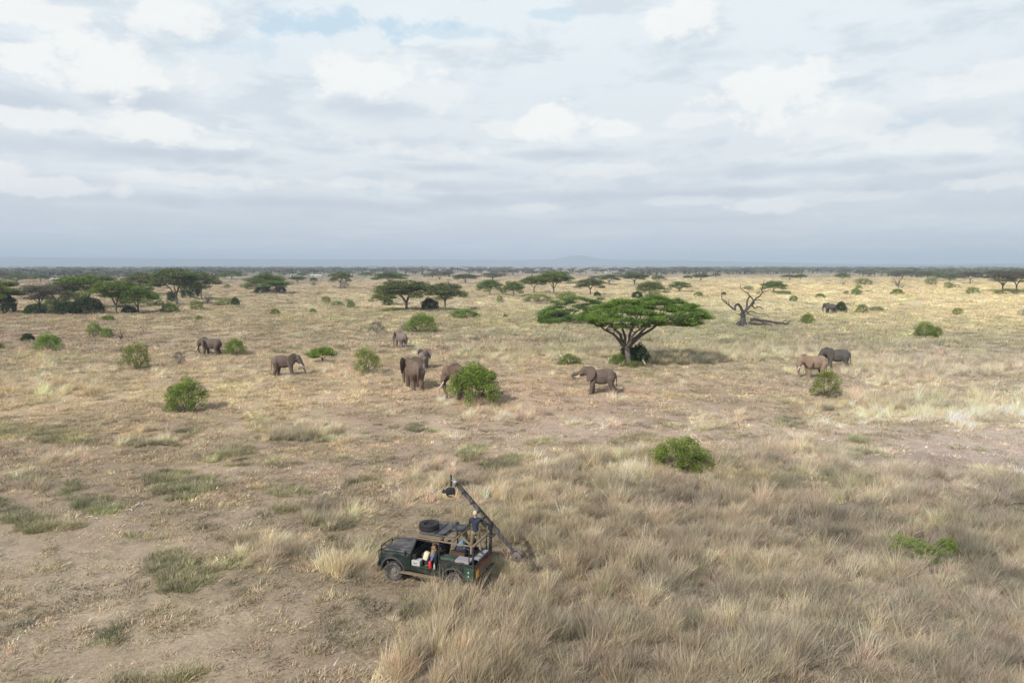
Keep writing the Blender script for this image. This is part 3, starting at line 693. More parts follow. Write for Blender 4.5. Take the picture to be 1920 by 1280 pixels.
def bush(px, base, w_, h_, kind, label, nm='bush', rz=None, group=None):
    g = G(px, base); k = mpp(base); q = BU[kind]; t, f = q[rnd.randrange(len(q))]
    return place(nm, (('stem', t), ('foliage', f)), label, 'bush', (g.x, g.y + w_ * k * .15, gz(g.x, g.y)), rnd.uniform(0, 6.28) if rz is None else rz, (w_ * k / 4.0, w_ * k / 4.0, h_ * k / 3.0), group)

# ------------------------------------------------------------------ bodies: overlapping masses fused into ONE skin
def capsule_geo(a, b, ra, rb, n=14, m=5):
    a, b = Vector(a), Vector(b); t = (b - a); L = t.length; t = t / L if L > 1e-6 else Vector((0, 0, 1))
    u = t.orthogonal().normalized(); w_ = t.cross(u); v = [a - t * ra]; f = []
    rings = [(a - t * ra * math.cos(i * math.pi / 2 / m), ra * math.sin(i * math.pi / 2 / m)) for i in range(1, m + 1)] + [(b + t * rb * math.sin(i * math.pi / 2 / m), rb * math.cos(i * math.pi / 2 / m)) for i in range(0, m)]
    for c, r in rings:
        for j in range(n): x = 2 * math.pi * j / n; v.append(c + (u * math.cos(x) + w_ * math.sin(x)) * r)
    v.append(b + t * rb); K = len(rings)
    for j in range(n): f.append((0, 1 + (j + 1) % n, 1 + j)); f.append((len(v) - 1, 1 + (K - 1) * n + j, 1 + (K - 1) * n + (j + 1) % n))
    for i in range(K - 1):
        for j in range(n): f.append((1 + i * n + j, 1 + i * n + (j + 1) % n, 1 + (i + 1) * n + (j + 1) % n, 1 + (i + 1) * n + j))
    return v, f
def ellip_geo(c, r, rot=(0, 0, 0), n=20, m=12):
    Mx = Euler(rot).to_matrix(); v = []; f = []
    for i in range(m + 1):
        th = math.pi * i / m
        for j in range(n):
            ph = 2 * math.pi * j / n; v.append(Vector(c) + Mx @ Vector((r[0] * math.sin(th) * math.cos(ph), r[1] * math.sin(th) * math.sin(ph), r[2] * math.cos(th))))
    for i in range(m):
        for j in range(n): f.append((i * n + j, (i + 1) * n + j, (i + 1) * n + (j + 1) % n, i * n + (j + 1) % n))
    return v, f
def fuse(name, prims, voxel, mats, smooth=3):
    """prims: ('c', a, b, ra, rb, slot) or ('e', centre, radii, rot, slot) -> one continuous skin with material slots"""
    mb = MB()
    for p in prims: mb.add(*(capsule_geo(*p[1:5]) if p[0] == 'c' else ellip_geo(*p[1:4])))
    me = bpy.data.meshes.new(name + '_src'); me.from_pydata(mb.v, [], mb.f); me.update()
    bm = bmesh.new(); bm.from_mesh(me); bmesh.ops.remove_doubles(bm, verts=bm.verts, dist=1e-5); bmesh.ops.recalc_face_normals(bm, faces=bm.faces); bm.to_mesh(me); bm.free()
    o = obj(name, me); r = o.modifiers.new('r', 'REMESH'); r.mode = 'VOXEL'; r.voxel_size = voxel; r.use_smooth_shade = True
    s = o.modifiers.new('s', 'SMOOTH'); s.factor = .5; s.iterations = smooth
    dg = bpy.context.evaluated_depsgraph_get(); dg.update(); out_ = bpy.data.meshes.new_from_object(o.evaluated_get(dg)); bpy.data.objects.remove(o)
    out_.name = name; out_.materials.clear()
    for m_ in mats: out_.materials.append(m_)
    if len(mats) > 1:
        n = len(out_.polygons); C = np.zeros(n * 3); out_.polygons.foreach_get('center', C); C = C.reshape(-1, 3); best = np.full(n, 1e9); slot = np.zeros(n, int)
        for p in prims:
            if p[0] == 'c':
                a, b = np.array(p[1]), np.array(p[2]); ab = b - a; t = np.clip(((C - a) @ ab) / max(ab @ ab, 1e-9), 0, 1); d = np.linalg.norm(C - a - t[:, None] * ab, axis=1) - (p[3] + (p[4] - p[3]) * t); sl = p[5]
            else:
                Mx = np.array(Euler(p[3]).to_matrix()); q = (C - np.array(p[1])) @ Mx; rr = np.array(p[2]); d = (np.linalg.norm(q / rr, axis=1) - 1) * rr.min(); sl = p[4]
            k = d < best; best[k] = d[k]; slot[k] = sl
        out_.polygons.foreach_set('material_index', slot.astype(np.int32))
    out_.polygons.foreach_set('use_smooth', [True] * len(out_.polygons)); out_.update()
    return out_

def hide(name, a, b, c):
    m, t, p = newmat(name); tc = t.new('ShaderNodeTexCoord').outputs['Object']
    n = t.noise(tc, 1.6, 5, .6, .4); col = t.mix(t.ss(n, .35, .65), a, b); n2 = t.noise(tc, 5, 4, .6); col = t.mix(t.m('MULTIPLY', t.ss(n2, .55, .75), .5), col, c)
    t.l.new(col, p.inputs['Base Color']); p.inputs['Roughness'].default_value = .85; p.inputs['Specular IOR Level'].default_value = .25
    vo = t.new('ShaderNodeTexVoronoi'); vo.feature = 'DISTANCE_TO_EDGE'; t.l.new(tc, vo.inputs['Vector']); vo.inputs['Scale'].default_value = 22
    b_ = t.new('ShaderNodeBump'); b_.inputs['Strength'].default_value = .5; b_.inputs['Distance'].default_value = .03
    t.l.new(t.m('ADD', vo.outputs['Distance'], t.noise(tc, 14, 4, .7)), b_.inputs['Height']); t.l.new(b_.outputs[0], p.inputs['Normal'])
    return m
HIDE = {'brown': hide('hide_brown', (.120, .084, .062), (.158, .115, .086), (.085, .064, .052)), 'tan': hide('hide_tan', (.235, .165, .115), (.285, .205, .145), (.18, .13, .095)),
        'grey': hide('hide_grey', (.075, .066, .060), (.10, .088, .078), (.058, .050, .046)), 'mid': hide('hide_mid', (.108, .080, .064), (.14, .106, .086), (.08, .062, .052)),
        'pink': hide('hide_dusty', (.155, .122, .105), (.20, .16, .138), (.115, .09, .078))}
IVORY = paint('ivory', (.78, .73, .60), .45, var=.08, scale=8)
def elephant(px, py, hpx, yaw, hide_, label, head=(0, 0), trunk=None, legs=(0, 0, 0, 0), ear=(.5, .5), tusk=1.0, tail=-.03, off=(0, 0)):
    """px, py: picture point of the ground under the body; hpx: back height in photo pixels; head: (pitch, yaw) of the head in degrees"""
    b = G(px, py); S = hpx * mpp(py) * 1.01; hm = HIDE[hide_]
    piv = Vector((.40, 0, .80)); HM = Euler((0, R(head[0]), R(head[1]))).to_matrix()
    h = lambda *p: tuple(piv + HM @ (Vector(p) - piv))
    tr = trunk or [(.84, .62), (.88, .46), (.88, .30), (.86, .16), (.90, .10)]
    P = [('e', (-.04, 0, .70), (.45, .245, .275), (0, 0, 0), 0), ('e', (.0, 0, .575), (.37, .225, .20), (0, R(-4), 0), 0), ('e', (-.35, 0, .71), (.235, .22, .275), (0, R(12), 0), 0),
         ('e', (.27, 0, .72), (.22, .20, .27), (0, 0, 0), 0), ('e', (-.14, 0, .87), (.38, .10, .12), (0, R(3), 0), 0),
         ('c', (.30, 0, .79), h(.56, 0, .84), .20, .16, 0), ('e', h(.63, 0, .87), (.165, .135, .17), (0, R(head[0] + 20), R(head[1])), 0), ('e', h(.60, 0, .965), (.12, .105, .08), (0, R(head[0]), R(head[1])), 0),
         ('c', h(.70, 0, .86), h(.81, 0, .69), .115, .092, 0), ('c', h(.64, 0, .72), h(.745, 0, .62), .075, .035, 0),
         ('c', h(.72, .075, .74), h(.81, .085, .66), .05, .04, 0), ('c', h(.72, -.075, .74), h(.81, -.085, .66), .05, .04, 0),
         ('c', h(.66, .10, .90), h(.70, .10, .86), .035, .035, 0), ('c', h(.66, -.10, .90), h(.70, -.10, .86), .035, .035, 0)]
    prev = (.81, .70); n = len(tr); r0 = .088
    for i, q in enumerate(tr):
        r1 = .088 - (.088 - .033) * (i + 1) / n; P.append(('c', h(prev[0], 0, prev[1]), h(q[0], 0, q[1]), r0, r1, 0)); prev = q; r0 = r1
    for s, dx_, front in ((1, legs[0], 1), (-1, legs[1], 1), (1, legs[2], 0), (-1, legs[3], 0)):
        if front:
            P += [('c', (.28, s * .125, .64), (.30 + dx_ * .5, s * .135, .36), .135, .092, 0), ('c', (.30 + dx_ * .5, s * .135, .36), (.30 + dx_, s * .135, .07), .088, .074, 0), ('c', (.30 + dx_, s * .135, .05), (.315 + dx_, s * .135, .02), .078, .082, 0)]
        else:
            P += [('c', (-.38, s * .115, .62), (-.33 + dx_ * .45, s * .13, .38), .175, .105, 0), ('c', (-.33 + dx_ * .45, s * .13, .38), (-.41 + dx_, s * .13, .10), .098, .074, 0), ('c', (-.41 + dx_, s * .13, .05), (-.385 + dx_, s * .13, .02), .072, .076, 0)]
    P += [('c', (-.58, 0, .83), (-.625, tail * .5, .62), .030, .022, 0), ('c', (-.625, tail * .5, .62), (-.63, tail, .36), .022, .017, 0), ('c', (-.63, tail, .36), (-.63, tail, .28), .024, .016, 0)]
    t = thing('elephant', label, 'elephant', (b.x + off[0], b.y + off[1], gz(b.x, b.y) - .03), R(yaw), None, (S, S, S))
    obj('body', fuse('body', P, .017, [hm], 3), t)
    # ears: broad Africa-shaped flaps, thin at the rim, folded back or spread
    outl = [(.03, .12), (-.05, .19), (-.15, .21), (-.24, .18), (-.30, .09), (-.31, -.02), (-.27, -.13), (-.20, -.23), (-.14, -.27), (-.09, -.22), (-.05, -.12), (.0, -.04)]
    for s, fl in ((1, ear[0]), (-1, ear[1])):
        V, F = [], []; k = len(outl)
        for side in (1, -1):
            for ring_, q in enumerate((1.0, .8, .5, .2)):
                for (u_, v_) in outl:
                    uu, vv = (-.11 + (u_ + .11) * q) * 1.22, v_ * q * 1.22; bulge = .03 * math.sin(max(0, min(1, (-uu + .03) / .40)) * math.pi) + .012 * math.sin(vv * 22) * (q > .7)
                    th = (.004 if q == 1 else .011) * side
                    V.append(h(*(Vector((.575, s * .13, .815)) + Matrix.Rotation(-s * fl, 3, 'Z') @ Vector((uu, s * (bulge + th), vv)))))
        for side in (0, 1):
            o_ = side * 4 * k
            for r_ in range(3):
                for j in range(k): F.append((o_ + r_ * k + j, o_ + r_ * k + (j + 1) % k, o_ + (r_ + 1) * k + (j + 1) % k, o_ + (r_ + 1) * k + j))
            F.append(tuple(o_ + 3 * k + j for j in range(k)))
        for j in range(k): F.append((j, (j + 1) % k, 4 * k + (j + 1) % k, 4 * k + j))
        mb = MB(); mb.add(V, F); mb.build('ear', hm, t, True)
    if tusk > 0:
        for s in (1, -1):
            a = [Vector(h(.775, s * .085, .68)), Vector(h(.86, s * .115, .56)), Vector(h(.95, s * .13, .50)), Vector(h(1.04, s * .12, .485))]
            a = [a[0] + (q - a[0]) * tusk for q in a]; pts = []
            for i in range(9):
                u_ = i / 8; pts.append(a[0] * (1 - u_) ** 3 + a[1] * 3 * u_ * (1 - u_) ** 2 + a[2] * 3 * u_ * u_ * (1 - u_) + a[3] * u_ ** 3)
            MB().tube(pts, [.019 - .0018 * i for i in range(9)], 8).build('tusk', IVORY, t, True)
    clear_discs.append((b.x, b.y, S * .30))
    return t

SKIN = paint('skin', (.16, .085, .055), .55, var=.1, scale=8); SKINL = paint('skin_light', (.42, .22, .16), .55, var=.08, scale=8)
def cloth(n_, c): return paint(n_, c, .9, var=.22, scale=9, bump=.3)
def hand(p, d, up, s=1.0, curl=.5):
    """palm, four unequal fingers with a knuckle bend and a side thumb, as prims in the skin slot"""
    p, d, up = Vector(p), Vector(d).normalized(), Vector(up).normalized(); sd_ = d.cross(up).normalized(); up = sd_.cross(d)
    P = [('c', tuple(p), tuple(p + d * .075), .026, .030, 2), ('c', tuple(p + sd_ * .018), tuple(p + d * .08 + sd_ * .026), .017, .016, 2), ('c', tuple(p - sd_ * .018), tuple(p + d * .08 - sd_ * .026), .017, .016, 2)]
    for i, (o_, L) in enumerate(((-.030, .062), (-.010, .072), (.010, .068), (.030, .054))):
        a = p + d * .088 + sd_ * o_; b_ = a + (d * (1 - curl * .5) - up * curl * .6).normalized() * L * .5; c_ = b_ + (d * (1 - curl) - up * curl).normalized() * L * .5
        P += [('c', tuple(a), tuple(b_), .0095, .009, 2), ('c', tuple(b_), tuple(c_), .009, .0075, 2)]
    a = p + d * .03 - sd_ * .028; b_ = a + (d * .6 - sd_ * .8).normalized() * .035; P += [('c', tuple(a), tuple(b_), .012, .010, 2), ('c', tuple(b_), tuple(b_ + (d - up * .5).normalized() * .03), .010, .008, 2)]
    return P
def person(label, loc, rz, J, shirt, trouser, skin=None, shoe=None, hat=None, hair=None, parent_scale=1.0, sleeve='long', voxel=.011):
    """J: joints pelvis, chest, neck, head, and per side shoulder/elbow/wrist, hip/knee/ankle/toe (local metres)"""
    V = lambda k: Vector(J[k]); skin = skin or SKIN; shoe = shoe or M['shoe']
    P = [('e', J['pelvis'], (.125, .165, .12), (0, 0, 0), 1), ('c', J['pelvis'], tuple(V('pelvis').lerp(V('chest'), .5)), .125, .118, 0), ('c', tuple(V('pelvis').lerp(V('chest'), .5)), J['chest'], .118, .125, 0),
         ('c', tuple(V('chest').lerp(V('shL'), .25)), tuple(V('chest').lerp(V('shL'), .75)), .115, .085, 0), ('c', tuple(V('chest').lerp(V('shR'), .25)), tuple(V('chest').lerp(V('shR'), .75)), .115, .085, 0),
         ('c', tuple(V('shL').lerp(V('neck'), .2)), tuple(V('neck') - Vector((0, 0, .03))), .062, .06, 0), ('c', tuple(V('shR').lerp(V('neck'), .2)), tuple(V('neck') - Vector((0, 0, .03))), .062, .06, 0),
         ('c', J['neck'], J['head'], .056, .060, 2), ('e', J['head'], (.096, .078, .118), (0, 0, 0), 2)]
    f = Vector(J.get('face', (1, 0, 0))).normalized(); sd_ = Vector((0, 0, 1)).cross(f).normalized(); hd = V('head')
    P += [('c', tuple(hd + f * .088 + Vector((0, 0, .005))), tuple(hd + f * .108 - Vector((0, 0, .022))), .011, .016, 2), ('c', tuple(hd + f * .05 - Vector((0, 0, .085))), tuple(hd + f * .078 - Vector((0, 0, .082))), .042, .028, 2),
          ('c', tuple(hd + f * .09 + sd_ * .018 - Vector((0, 0, .055))), tuple(hd + f * .09 - sd_ * .018 - Vector((0, 0, .055))), .010, .010, 2)]
    for s in (1, -1): P += [('c', tuple(hd + sd_ * s * .078 + Vector((0, 0, .015))), tuple(hd + sd_ * s * .082 - Vector((0, 0, .02))), .018, .014, 2), ('c', tuple(hd + f * .082 + sd_ * s * .034 + Vector((0, 0, .022))), tuple(hd + f * .084 + sd_ * s * .034 + Vector((0, 0, .02))), .013, .012, 2)]
    for s in 'LR':
        sl = 0 if sleeve == 'long' else 2
        P += [('c', J['sh' + s], tuple(V('sh' + s).lerp(V('el' + s), .55)), .068, .056, 0), ('c', tuple(V('sh' + s).lerp(V('el' + s), .55)), J['el' + s], .050, .045, sl), ('c', J['el' + s], J['wr' + s], .044, .029, sl)]
        d = V('wr' + s) - V('el' + s); P += hand(V('wr' + s) + d.normalized() * .012, d, (0, 0, 1) if abs(d.normalized().z) < .9 else (1, 0, 0))
        P += [('c', J['hip' + s], J['kn' + s], .098, .062, 1), ('c', J['kn' + s], J['an' + s], .064, .045, 1), ('c', tuple(V('an' + s) - Vector((0, 0, .03))), J['to' + s], .048, .040, 3)]
    t = thing('person', label, 'person', loc, rz, None, (parent_scale,) * 3)
    obj('body', fuse('body', P, voxel, [shirt, trouser, skin, shoe], 2), t)
    if hair or hat:
        mb = MB(); v, fc = ellip_geo(tuple(hd - f * .012 + Vector((0, 0, .022))), (.104, .088, .112)); keep = [q for q in fc if sum(v[i].z for i in q) / 4 > hd.z + (.03 if hat else -.01) or (sum((v[i] - hd).dot(f) for i in q) / 4 < -.02 and sum(v[i].z for i in q) / 4 > hd.z - (.0 if hat else .06))]
        mb.add(v, keep)
        if hat:
            br = [hd + f * (.075 + .085 * math.cos(a)) + sd_ * .078 * math.sin(a) + Vector((0, 0, .045 - .02 * math.cos(a))) for a in np.linspace(-math.pi / 2, math.pi / 2, 9)]
            mb.add(br + [q + Vector((0, 0, .012)) for q in br], [tuple(range(9)), tuple(range(17, 8, -1))] + [(i, i + 1, i + 10, i + 9) for i in range(8)])
        mb.build('cap' if hat else 'hair', hat or hair, t, True)
    return t

# ------------------------------------------------------------------ the vehicle
M['green'] = paint('dark_green_paint', (.006, .017, .015), .42, var=.2, scale=2.2, dust=((.10, .09, .07), .42), coat=.2)
M['greenl'] = paint('green_locker_paint', (.022, .055, .036), .5, var=.15, scale=4, dust=((.18, .16, .12), .3))
M['black'] = paint('black_steel', (.018, .018, .02), .5, var=.3, scale=5, dust=((.10, .09, .075), .25))
M['flare'] = paint('dusty_black_plastic', (.045, .044, .044), .8, var=.25, scale=4)
M['bonnet'] = paint('black_bonnet', (.035, .036, .042), .55, var=.25, scale=3, dust=((.17, .145, .12), .5))
M['rubber'] = paint('tyre_rubber', (.035, .035, .036), .85, var=.3, scale=6, dust=((.17, .145, .12), .55), bump=.3)
M['rubberc'] = paint('tyre_rubber_clean', (.018, .018, .020), .8, var=.3, scale=6, bump=.3)
M['rim'] = paint('steel_rim', (.16, .14, .12), .6, var=.25, scale=7)
M['tan'] = paint('tan_canvas', (.185, .14, .088), .9, var=.2, scale=6, dust=((.22, .17, .11), .4))
M['tanp'] = paint('tan_padding', (.22, .165, .095), .9, var=.2, scale=6)
M['panel'] = paint('dark_panel', (.045, .048, .06), .5, var=.2, scale=4, dust=((.16, .14, .12), .3))
M['inner'] = paint('dark_interior', (.012, .012, .013), .8, var=.3, scale=4)
M['greyc'] = paint('grey_case', (.27, .26, .27), .6, var=.15, scale=6)
M['white'] = paint('white_plastic', (.42, .42, .40), .5, var=.1, scale=6)
M['red'] = paint('red_enamel', (.62, .02, .03), .4, var=.08, scale=6)
M['plate'] = paint('yellow_plate', (.72, .36, .02), .5, var=.05, scale=6)
M['leather'] = paint('brown_leather', (.075, .038, .024), .6, var=.3, scale=5)
M['mud'] = paint('dusty_tailgate', (.17, .125, .085), .85, var=.3, scale=4)
M['rust'] = paint('red_net', (.25, .075, .04), .9, var=.35, scale=9)
M['steel'] = paint('grey_steel', (.075, .08, .085), .5, .5, var=.2, scale=6)
M['alu'] = paint('bare_aluminium', (.75, .75, .76), .3, .8, var=.1, scale=6)
M['lens'] = paint('lamp_lens', (.55, .57, .6), .15, var=.05, scale=6)
M['amber'] = paint('amber_lens', (.75, .22, .03), .3, var=.05, scale=6)
M['shoe'] = paint('brown_boots', (.11, .075, .05), .8, var=.2, scale=8)
mg = bpy.data.materials.new('windscreen_glass'); mg.use_nodes = True; _t = NT(mg.node_tree); _t.n.clear()
_a = _t.new('ShaderNodeBsdfTransparent'); _a.inputs[0].default_value = (.86, .90, .90, 1); _g = _t.new('ShaderNodeBsdfGlossy'); _g.inputs['Roughness'].default_value = .05; _x = _t.new('ShaderNodeMixShader'); _f = _t.new('ShaderNodeFresnel'); _f.inputs[0].default_value = 1.5
_t.l.new(_f.outputs[0], _x.inputs[0]); _t.l.new(_a.outputs[0], _x.inputs[1]); _t.l.new(_g.outputs[0], _x.inputs[2]); _o = _t.new('ShaderNodeOutputMaterial'); _t.l.new(_x.outputs[0], _o.inputs[0])

CO = Vector((-3.282, 27.287, 0)); CH = R(158.415)
CM = Matrix.Translation((CO.x, CO.y, gz(CO.x, CO.y) + .0)) @ Matrix.Rotation(CH, 4, 'Z')
def cw(*p): return CM @ Vector(p)
def arc(cx, cz, r, a0, a1, n=9): return [(cx + r * math.cos(R(a0 + (a1 - a0) * i / (n - 1))), cz + r * math.sin(R(a0 + (a1 - a0) * i / (n - 1)))) for i in range(n)]
def tyre_mb(axis='y', c=(0, 0, 0), r=.40, w_=.27):
    h = w_ / 2; return MB().lathe([(r * .56, -h * .75), (r * .80, -h), (r * .93, -h * .96), (r, -h * .72), (r, -h * .12), (r * .985, 0), (r, h * .12), (r, h * .72), (r * .93, h * .96), (r * .80, h), (r * .56, h * .75)], c, axis, 36, closed=True)
def treads(mb, axis, c, r=.40, w_=.27):
    for i in range(28):
        a = 2 * math.pi * i / 28
        for s in (-1, 1):
            q = (math.cos(a + s * .06) * (r + .004), s * w_ * .27, math.sin(a + s * .06) * (r + .004)); rot = (0, -a, 0)
            if axis == 'z': q = (q[0], q[2], q[1]); rot = (0, 0, a)
            mb.box(Vector(c) + Vector(q), (.02, w_ * .38, .045) if axis == 'y' else (.02, .045, w_ * .38), rot)
    return mb
def vehicle():
    t = thing('safari_truck', 'open dark green off-road truck with black bull bar, parked at the edge of tall grass', 'truck', (CO.x, CO.y, CM.translation.z), CH)
    W = .88
    # body: rear tub sides with wheel cut-outs, rear corners, floor
    b = MB()
    for s in (1, -1):
        y0, y1 = (W - .05, W) if s > 0 else (-W, -W + .05)
        side = [(-2.28, .62), (-1.93, .62)] + [p for p in arc(-1.4, .45, .52, 160, 20)] + [(-.86, .60), (-.72, .60), (-.72, 1.20), (-2.28, 1.20)]
        b.prism(side, y0, y1)
        b.prism([(-.72, .60), (.60, .60), (.60, .78), (-.72, .78)], y0, y1)
        b.prism([(.60, .60), (.86, .60)] + arc(1.4, .45, .52, 162, 0) + [(2.02, .52), (2.02, 1.05), (1.96, 1.13), (.60, 1.19)], *((.55, W) if s > 0 else (-W, -.55)))
    b.box((-.9, 0, .58), (2.9, 1.66, .06)); b.box((.60, 0, .95), (.06, 1.66, .46)); b.box((-2.26, 0, .72), (.05, 1.70, .22))
    b.box((1.99, 0, .86), (.05, 1.12, .36)); b.box((1.3, 0, .80), (1.3, 1.1, .3)); b.box((-.74, 0, .90), (.05, 1.70, .55))
    b.build('body', M['green'], t)
    for s in (1, -1):
        for cx in (1.4, -1.4):
            pts = [(x, s * (W + .02), z) for x, z in arc(cx, .45, .55, -4, 184, 13)]; MB().tube(pts, .045, 6).build('fender_flare', M['flare'], t)
    bn = MB(); bn.box((1.30, 0, 1.19), (1.36, 1.28, .07), (0, R(2.5), 0), .02); bn.box((1.30, 0, 1.235), (1.0, .5, .05), (0, R(2.5), 0), .02); bn.box((.66, 0, 1.22), (.14, 1.5, .06), None, .015)
    bn.build('bonnet', M['bonnet'], t)
    for s in (1, -1):
        wt = MB().prism([(.70, 1.195), (1.95, 1.140), (2.0, 1.10), (2.0, 1.08), (.70, 1.17)], *((.60, W + .005) if s > 0 else (-W - .005, -.60))).build('wing_top', M['green'], t)
    # grille, lamps, bumper, bull bar
    g = MB(); g.box((2.025, 0, .86), (.03, .62, .34))
    for i in range(6): g.box((2.045, 0, .73 + i * .052), (.012, .60, .018))
    g.build('grille', M['black'], t)
    for s in (1, -1):
        MB().lathe([(.09, 0), (.09, .03), (.06, .05)], (2.02, s * .60, .90), 'x', 16).build('headlight', M['lens'], t)
        MB().lathe([(.04, 0), (.04, .03), (.02, .04)], (2.02, s * .78, .80), 'x', 12).build('indicator_lamp', M['amber'], t)
    MB().box((2.16, 0, .58), (.10, 1.66, .17), None, .02).build('front_bumper', M['black'], t)
    bb = MB()
    for s in (1, -1):
        bb.tube([(2.20, s * .42, .60), (2.26, s * .42, .90), (2.22, s * .42, 1.20), (2.05, s * .46, 1.30), (1.7, s * .56, 1.27), (1.2, s * .64, 1.28)], .026, 8)
        bb.tube([(2.22, s * .42, .68), (2.16, s * .80, .68), (2.05, s * .90, .80), (2.05, s * .90, 1.02), (2.16, s * .78, 1.10), (2.24, s * .42, 1.10)], .024, 8)
    for z in (.80, .98, 1.20): bb.tube([(2.25, -.42, z), (2.25, .42, z)], .024, 8)
    bb.build('bull_bar', M['black'], t, True)
    for s in (1, -1): MB().box((.10, s * (W + .07), .50), (1.75, .20, .035), None, .008).build('step', M['tan'], t)
    # windscreen
    f = MB()
    A0, A1 = [(.64, s * .80, 1.20) for s in (1, -1)], [(.34, s * .76, 1.90) for s in (1, -1)]
    for k in (0, 1): f.tube([(.64, (1, -1)[k] * .83, .62), A0[k], A1[k]], .034, 8)
    f.tube([A0[0], A0[1]], .03, 8); f.tube([A1[0], A1[1]], .034, 8); f.tube([(.64, 0, 1.2), (.34, 0, 1.9)], .018, 6)
    fr = f.build('windscreen_frame', M['black'], t, True)
    gp = MB(); gp.add([(.635, .77, 1.23), (.635, -.77, 1.23), (.345, -.73, 1.88), (.345, .73, 1.88), (.630, .77, 1.23), (.630, -.77, 1.23), (.340, -.73, 1.88), (.340, .73, 1.88)], [(0, 1, 2, 3), (7, 6, 5, 4), (0, 4, 5, 1), (1, 5, 6, 2), (2, 6, 7, 3), (3, 7, 4, 0)]); gp.build('windscreen', mg, t)
    # dashboard, wheel, seats
    d = MB(); d.box((.50, 0, 1.12), (.18, 1.5, .20), None, .03); d.box((.3, 0, .78), (.5, .3, .34), None, .02); d.box((-.1, 0, .625), (1.2, 1.5, .03)); d.build('dashboard', M['inner'], t)
    sw = MB().lathe([(.19, -.012), (.205, 0), (.19, .012), (.178, 0)], (0, 0, 0), 'x', 24, closed=True); sw.tube([(0, 0, 0), (.22, 0, -.1)], .02, 6); o = sw.build('steering_wheel', M['inner'], t, True); o.location = (.28, -.40, 1.24); o.rotation_euler = (0, R(-30), 0)
    for y in (.42, -.42):
        s_ = MB(); s_.box((-.18, y, .88), (.50, .50, .20), None, .05); s_.box((-.44, y, 1.20), (.14, .48, .56), (0, R(-10), 0), .05); s_.build('seat', M['inner'], t, True)
    sb = MB(); sb.box((.02, .72, .70), (1.15, .20, .16), None, .01); sb.build('seat_box', M['greenl'], t)
    # safari cage
    cg = MB()
    for s in (1, -1):
        MB().tube([(.34, s * .80, 1.93), (-.72, s * .84, 1.93)], .026, 8).build('side_rail', M['black'], t, True)
        MB().tube([(-.72, s * .86, .70), (-.72, s * .84, 2.0)], .032, 8).build('post', M['black'], t, True)
        MB().tube([(-2.24, s * .86, .62), (-2.22, s * .85, 1.99)], .042, 8).build('post', M['black'], t, True)
        MB().tube([(-2.05, s * .86, 1.22), (-2.05, s * .85, 1.97)], .022, 8).build('post', M['black'], t, True)
    cg.tube([(-2.27, -.86, 1.20), (-2.27, .86, 1.20)], .03, 8); cg.build('tail_rail', M['black'], t, True)
    MB().tube([(-2.30, -.80, .52), (-2.30, .80, .52)], .04, 8).build('rear_bumper', M['black'], t, True)
    MB().tube([(-2.28, -.84, .62), (-2.40, -.84, .66), (-2.42, -.30, .70), (-2.40, -.05, .80)], .028, 8).build('carrier_bar', M['black'], t, True)
    rl = MB()
    for s in (1, -1): rl.box((-.92, s * .85, 2.02), (2.62, .06, .05), None, .015)
    for x in (.34, -.72, -2.22): rl.box((x, 0, 2.022), (.10, 1.66, .06), None, .015)
    for x in (-1.25,): rl.box((x, 0, 2.022), (.10, 1.66, .05), None, .015)
    rl.box((-1.72, .45, 2.03), (.95, .07, .06), (0, 0, R(-38))); rl.build('roof_rail', M['tan'], t)
    rf = MB(); rf.box((-.19, 0, 2.055), (1.0, 1.58, .03), None, .008); rf.build('roof_board', M['tan'], t)
    rk = MB(); rk.box((-.25, -.10, 2.10), (.95, 1.15, .035), None, .01); rk.box((-.95, -.45, 2.12), (.55, .62, .05), (0, 0, 0), .01); rk.build('roof_panel', M['panel'], t)
    rr = MB()
    for y in (.62, -.78): rr.tube([(.28, y, 2.14), (-1.30, y, 2.16)], .020, 6)
    for x in (.28, -.35, -.75, -1.28): rr.tube([(x, .62, 2.15), (x, -.78, 2.15)], .018, 6)
    rr.tube([(-.55, -.7, 2.17), (-.95, -.2, 2.24), (-1.28, .30, 2.17)], .022, 6); rr.tube([(-.60, .55, 2.15), (-1.25, -.25, 2.18)], .020, 6)
    for x in (-.75, -1.28): rr.box((x, -.78, 2.17), (.12, .09, .12))
    rr.build('roof_rack', M['black'], t)
    # tail
    tg = MB(); tg.box((-2.285, .30, .88), (.035, 1.06, .50), None, .008); tg.box((-2.28, -.55, .86), (.03, .55, .42), None, .006); tg.build('tailgate', M['mud'], t)
    nt_ = MB()
    for i in range(7):
        nt_.tube([(-2.31, .78 - i * .235, 1.17), (-2.315, .70 - i * .235, 1.02)], .016, 5); nt_.tube([(-2.31, .66 - i * .235, 1.17), (-2.315, .76 - i * .235, 1.02)], .016, 5)
    nt_.tube([(-2.31, -.8, 1.08), (-2.31, .8, 1.08)], .016, 5); nt_.build('cargo_net', M['rust'], t)
    MB().box((-2.312, .66, .84), (.014, .26, .30), None, .004).build('number_plate', M['plate'], t)
    MB().lathe([(.035, 0), (.035, .02)], (-2.33, .74, .70), 'x', 10).build('tail_lamp', M['amber'], t); MB().lathe([(.035, 0), (.035, .02)], (-2.33, -.78, .80), 'x', 10).build('tail_lamp', M['amber'], t)
    lk = MB().box((-2.08, W + .035, .88), (.40, .09, .50), None, .012).build('side_locker', M['greenl'], t)
    for z in (.98, .82): MB().box((-2.07, W + .09, z), (.05, .016, .075), None, .004).build('latch', M['white'], lk)
    MB().box((-1.5, W - .02, 1.225), (1.56, .12, .035), None, .008).build('tub_rail', M['black'], t); MB().box((-1.5, -W + .02, 1.225), (1.56, .12, .035), None, .008).build('tub_rail', M['black'], t)
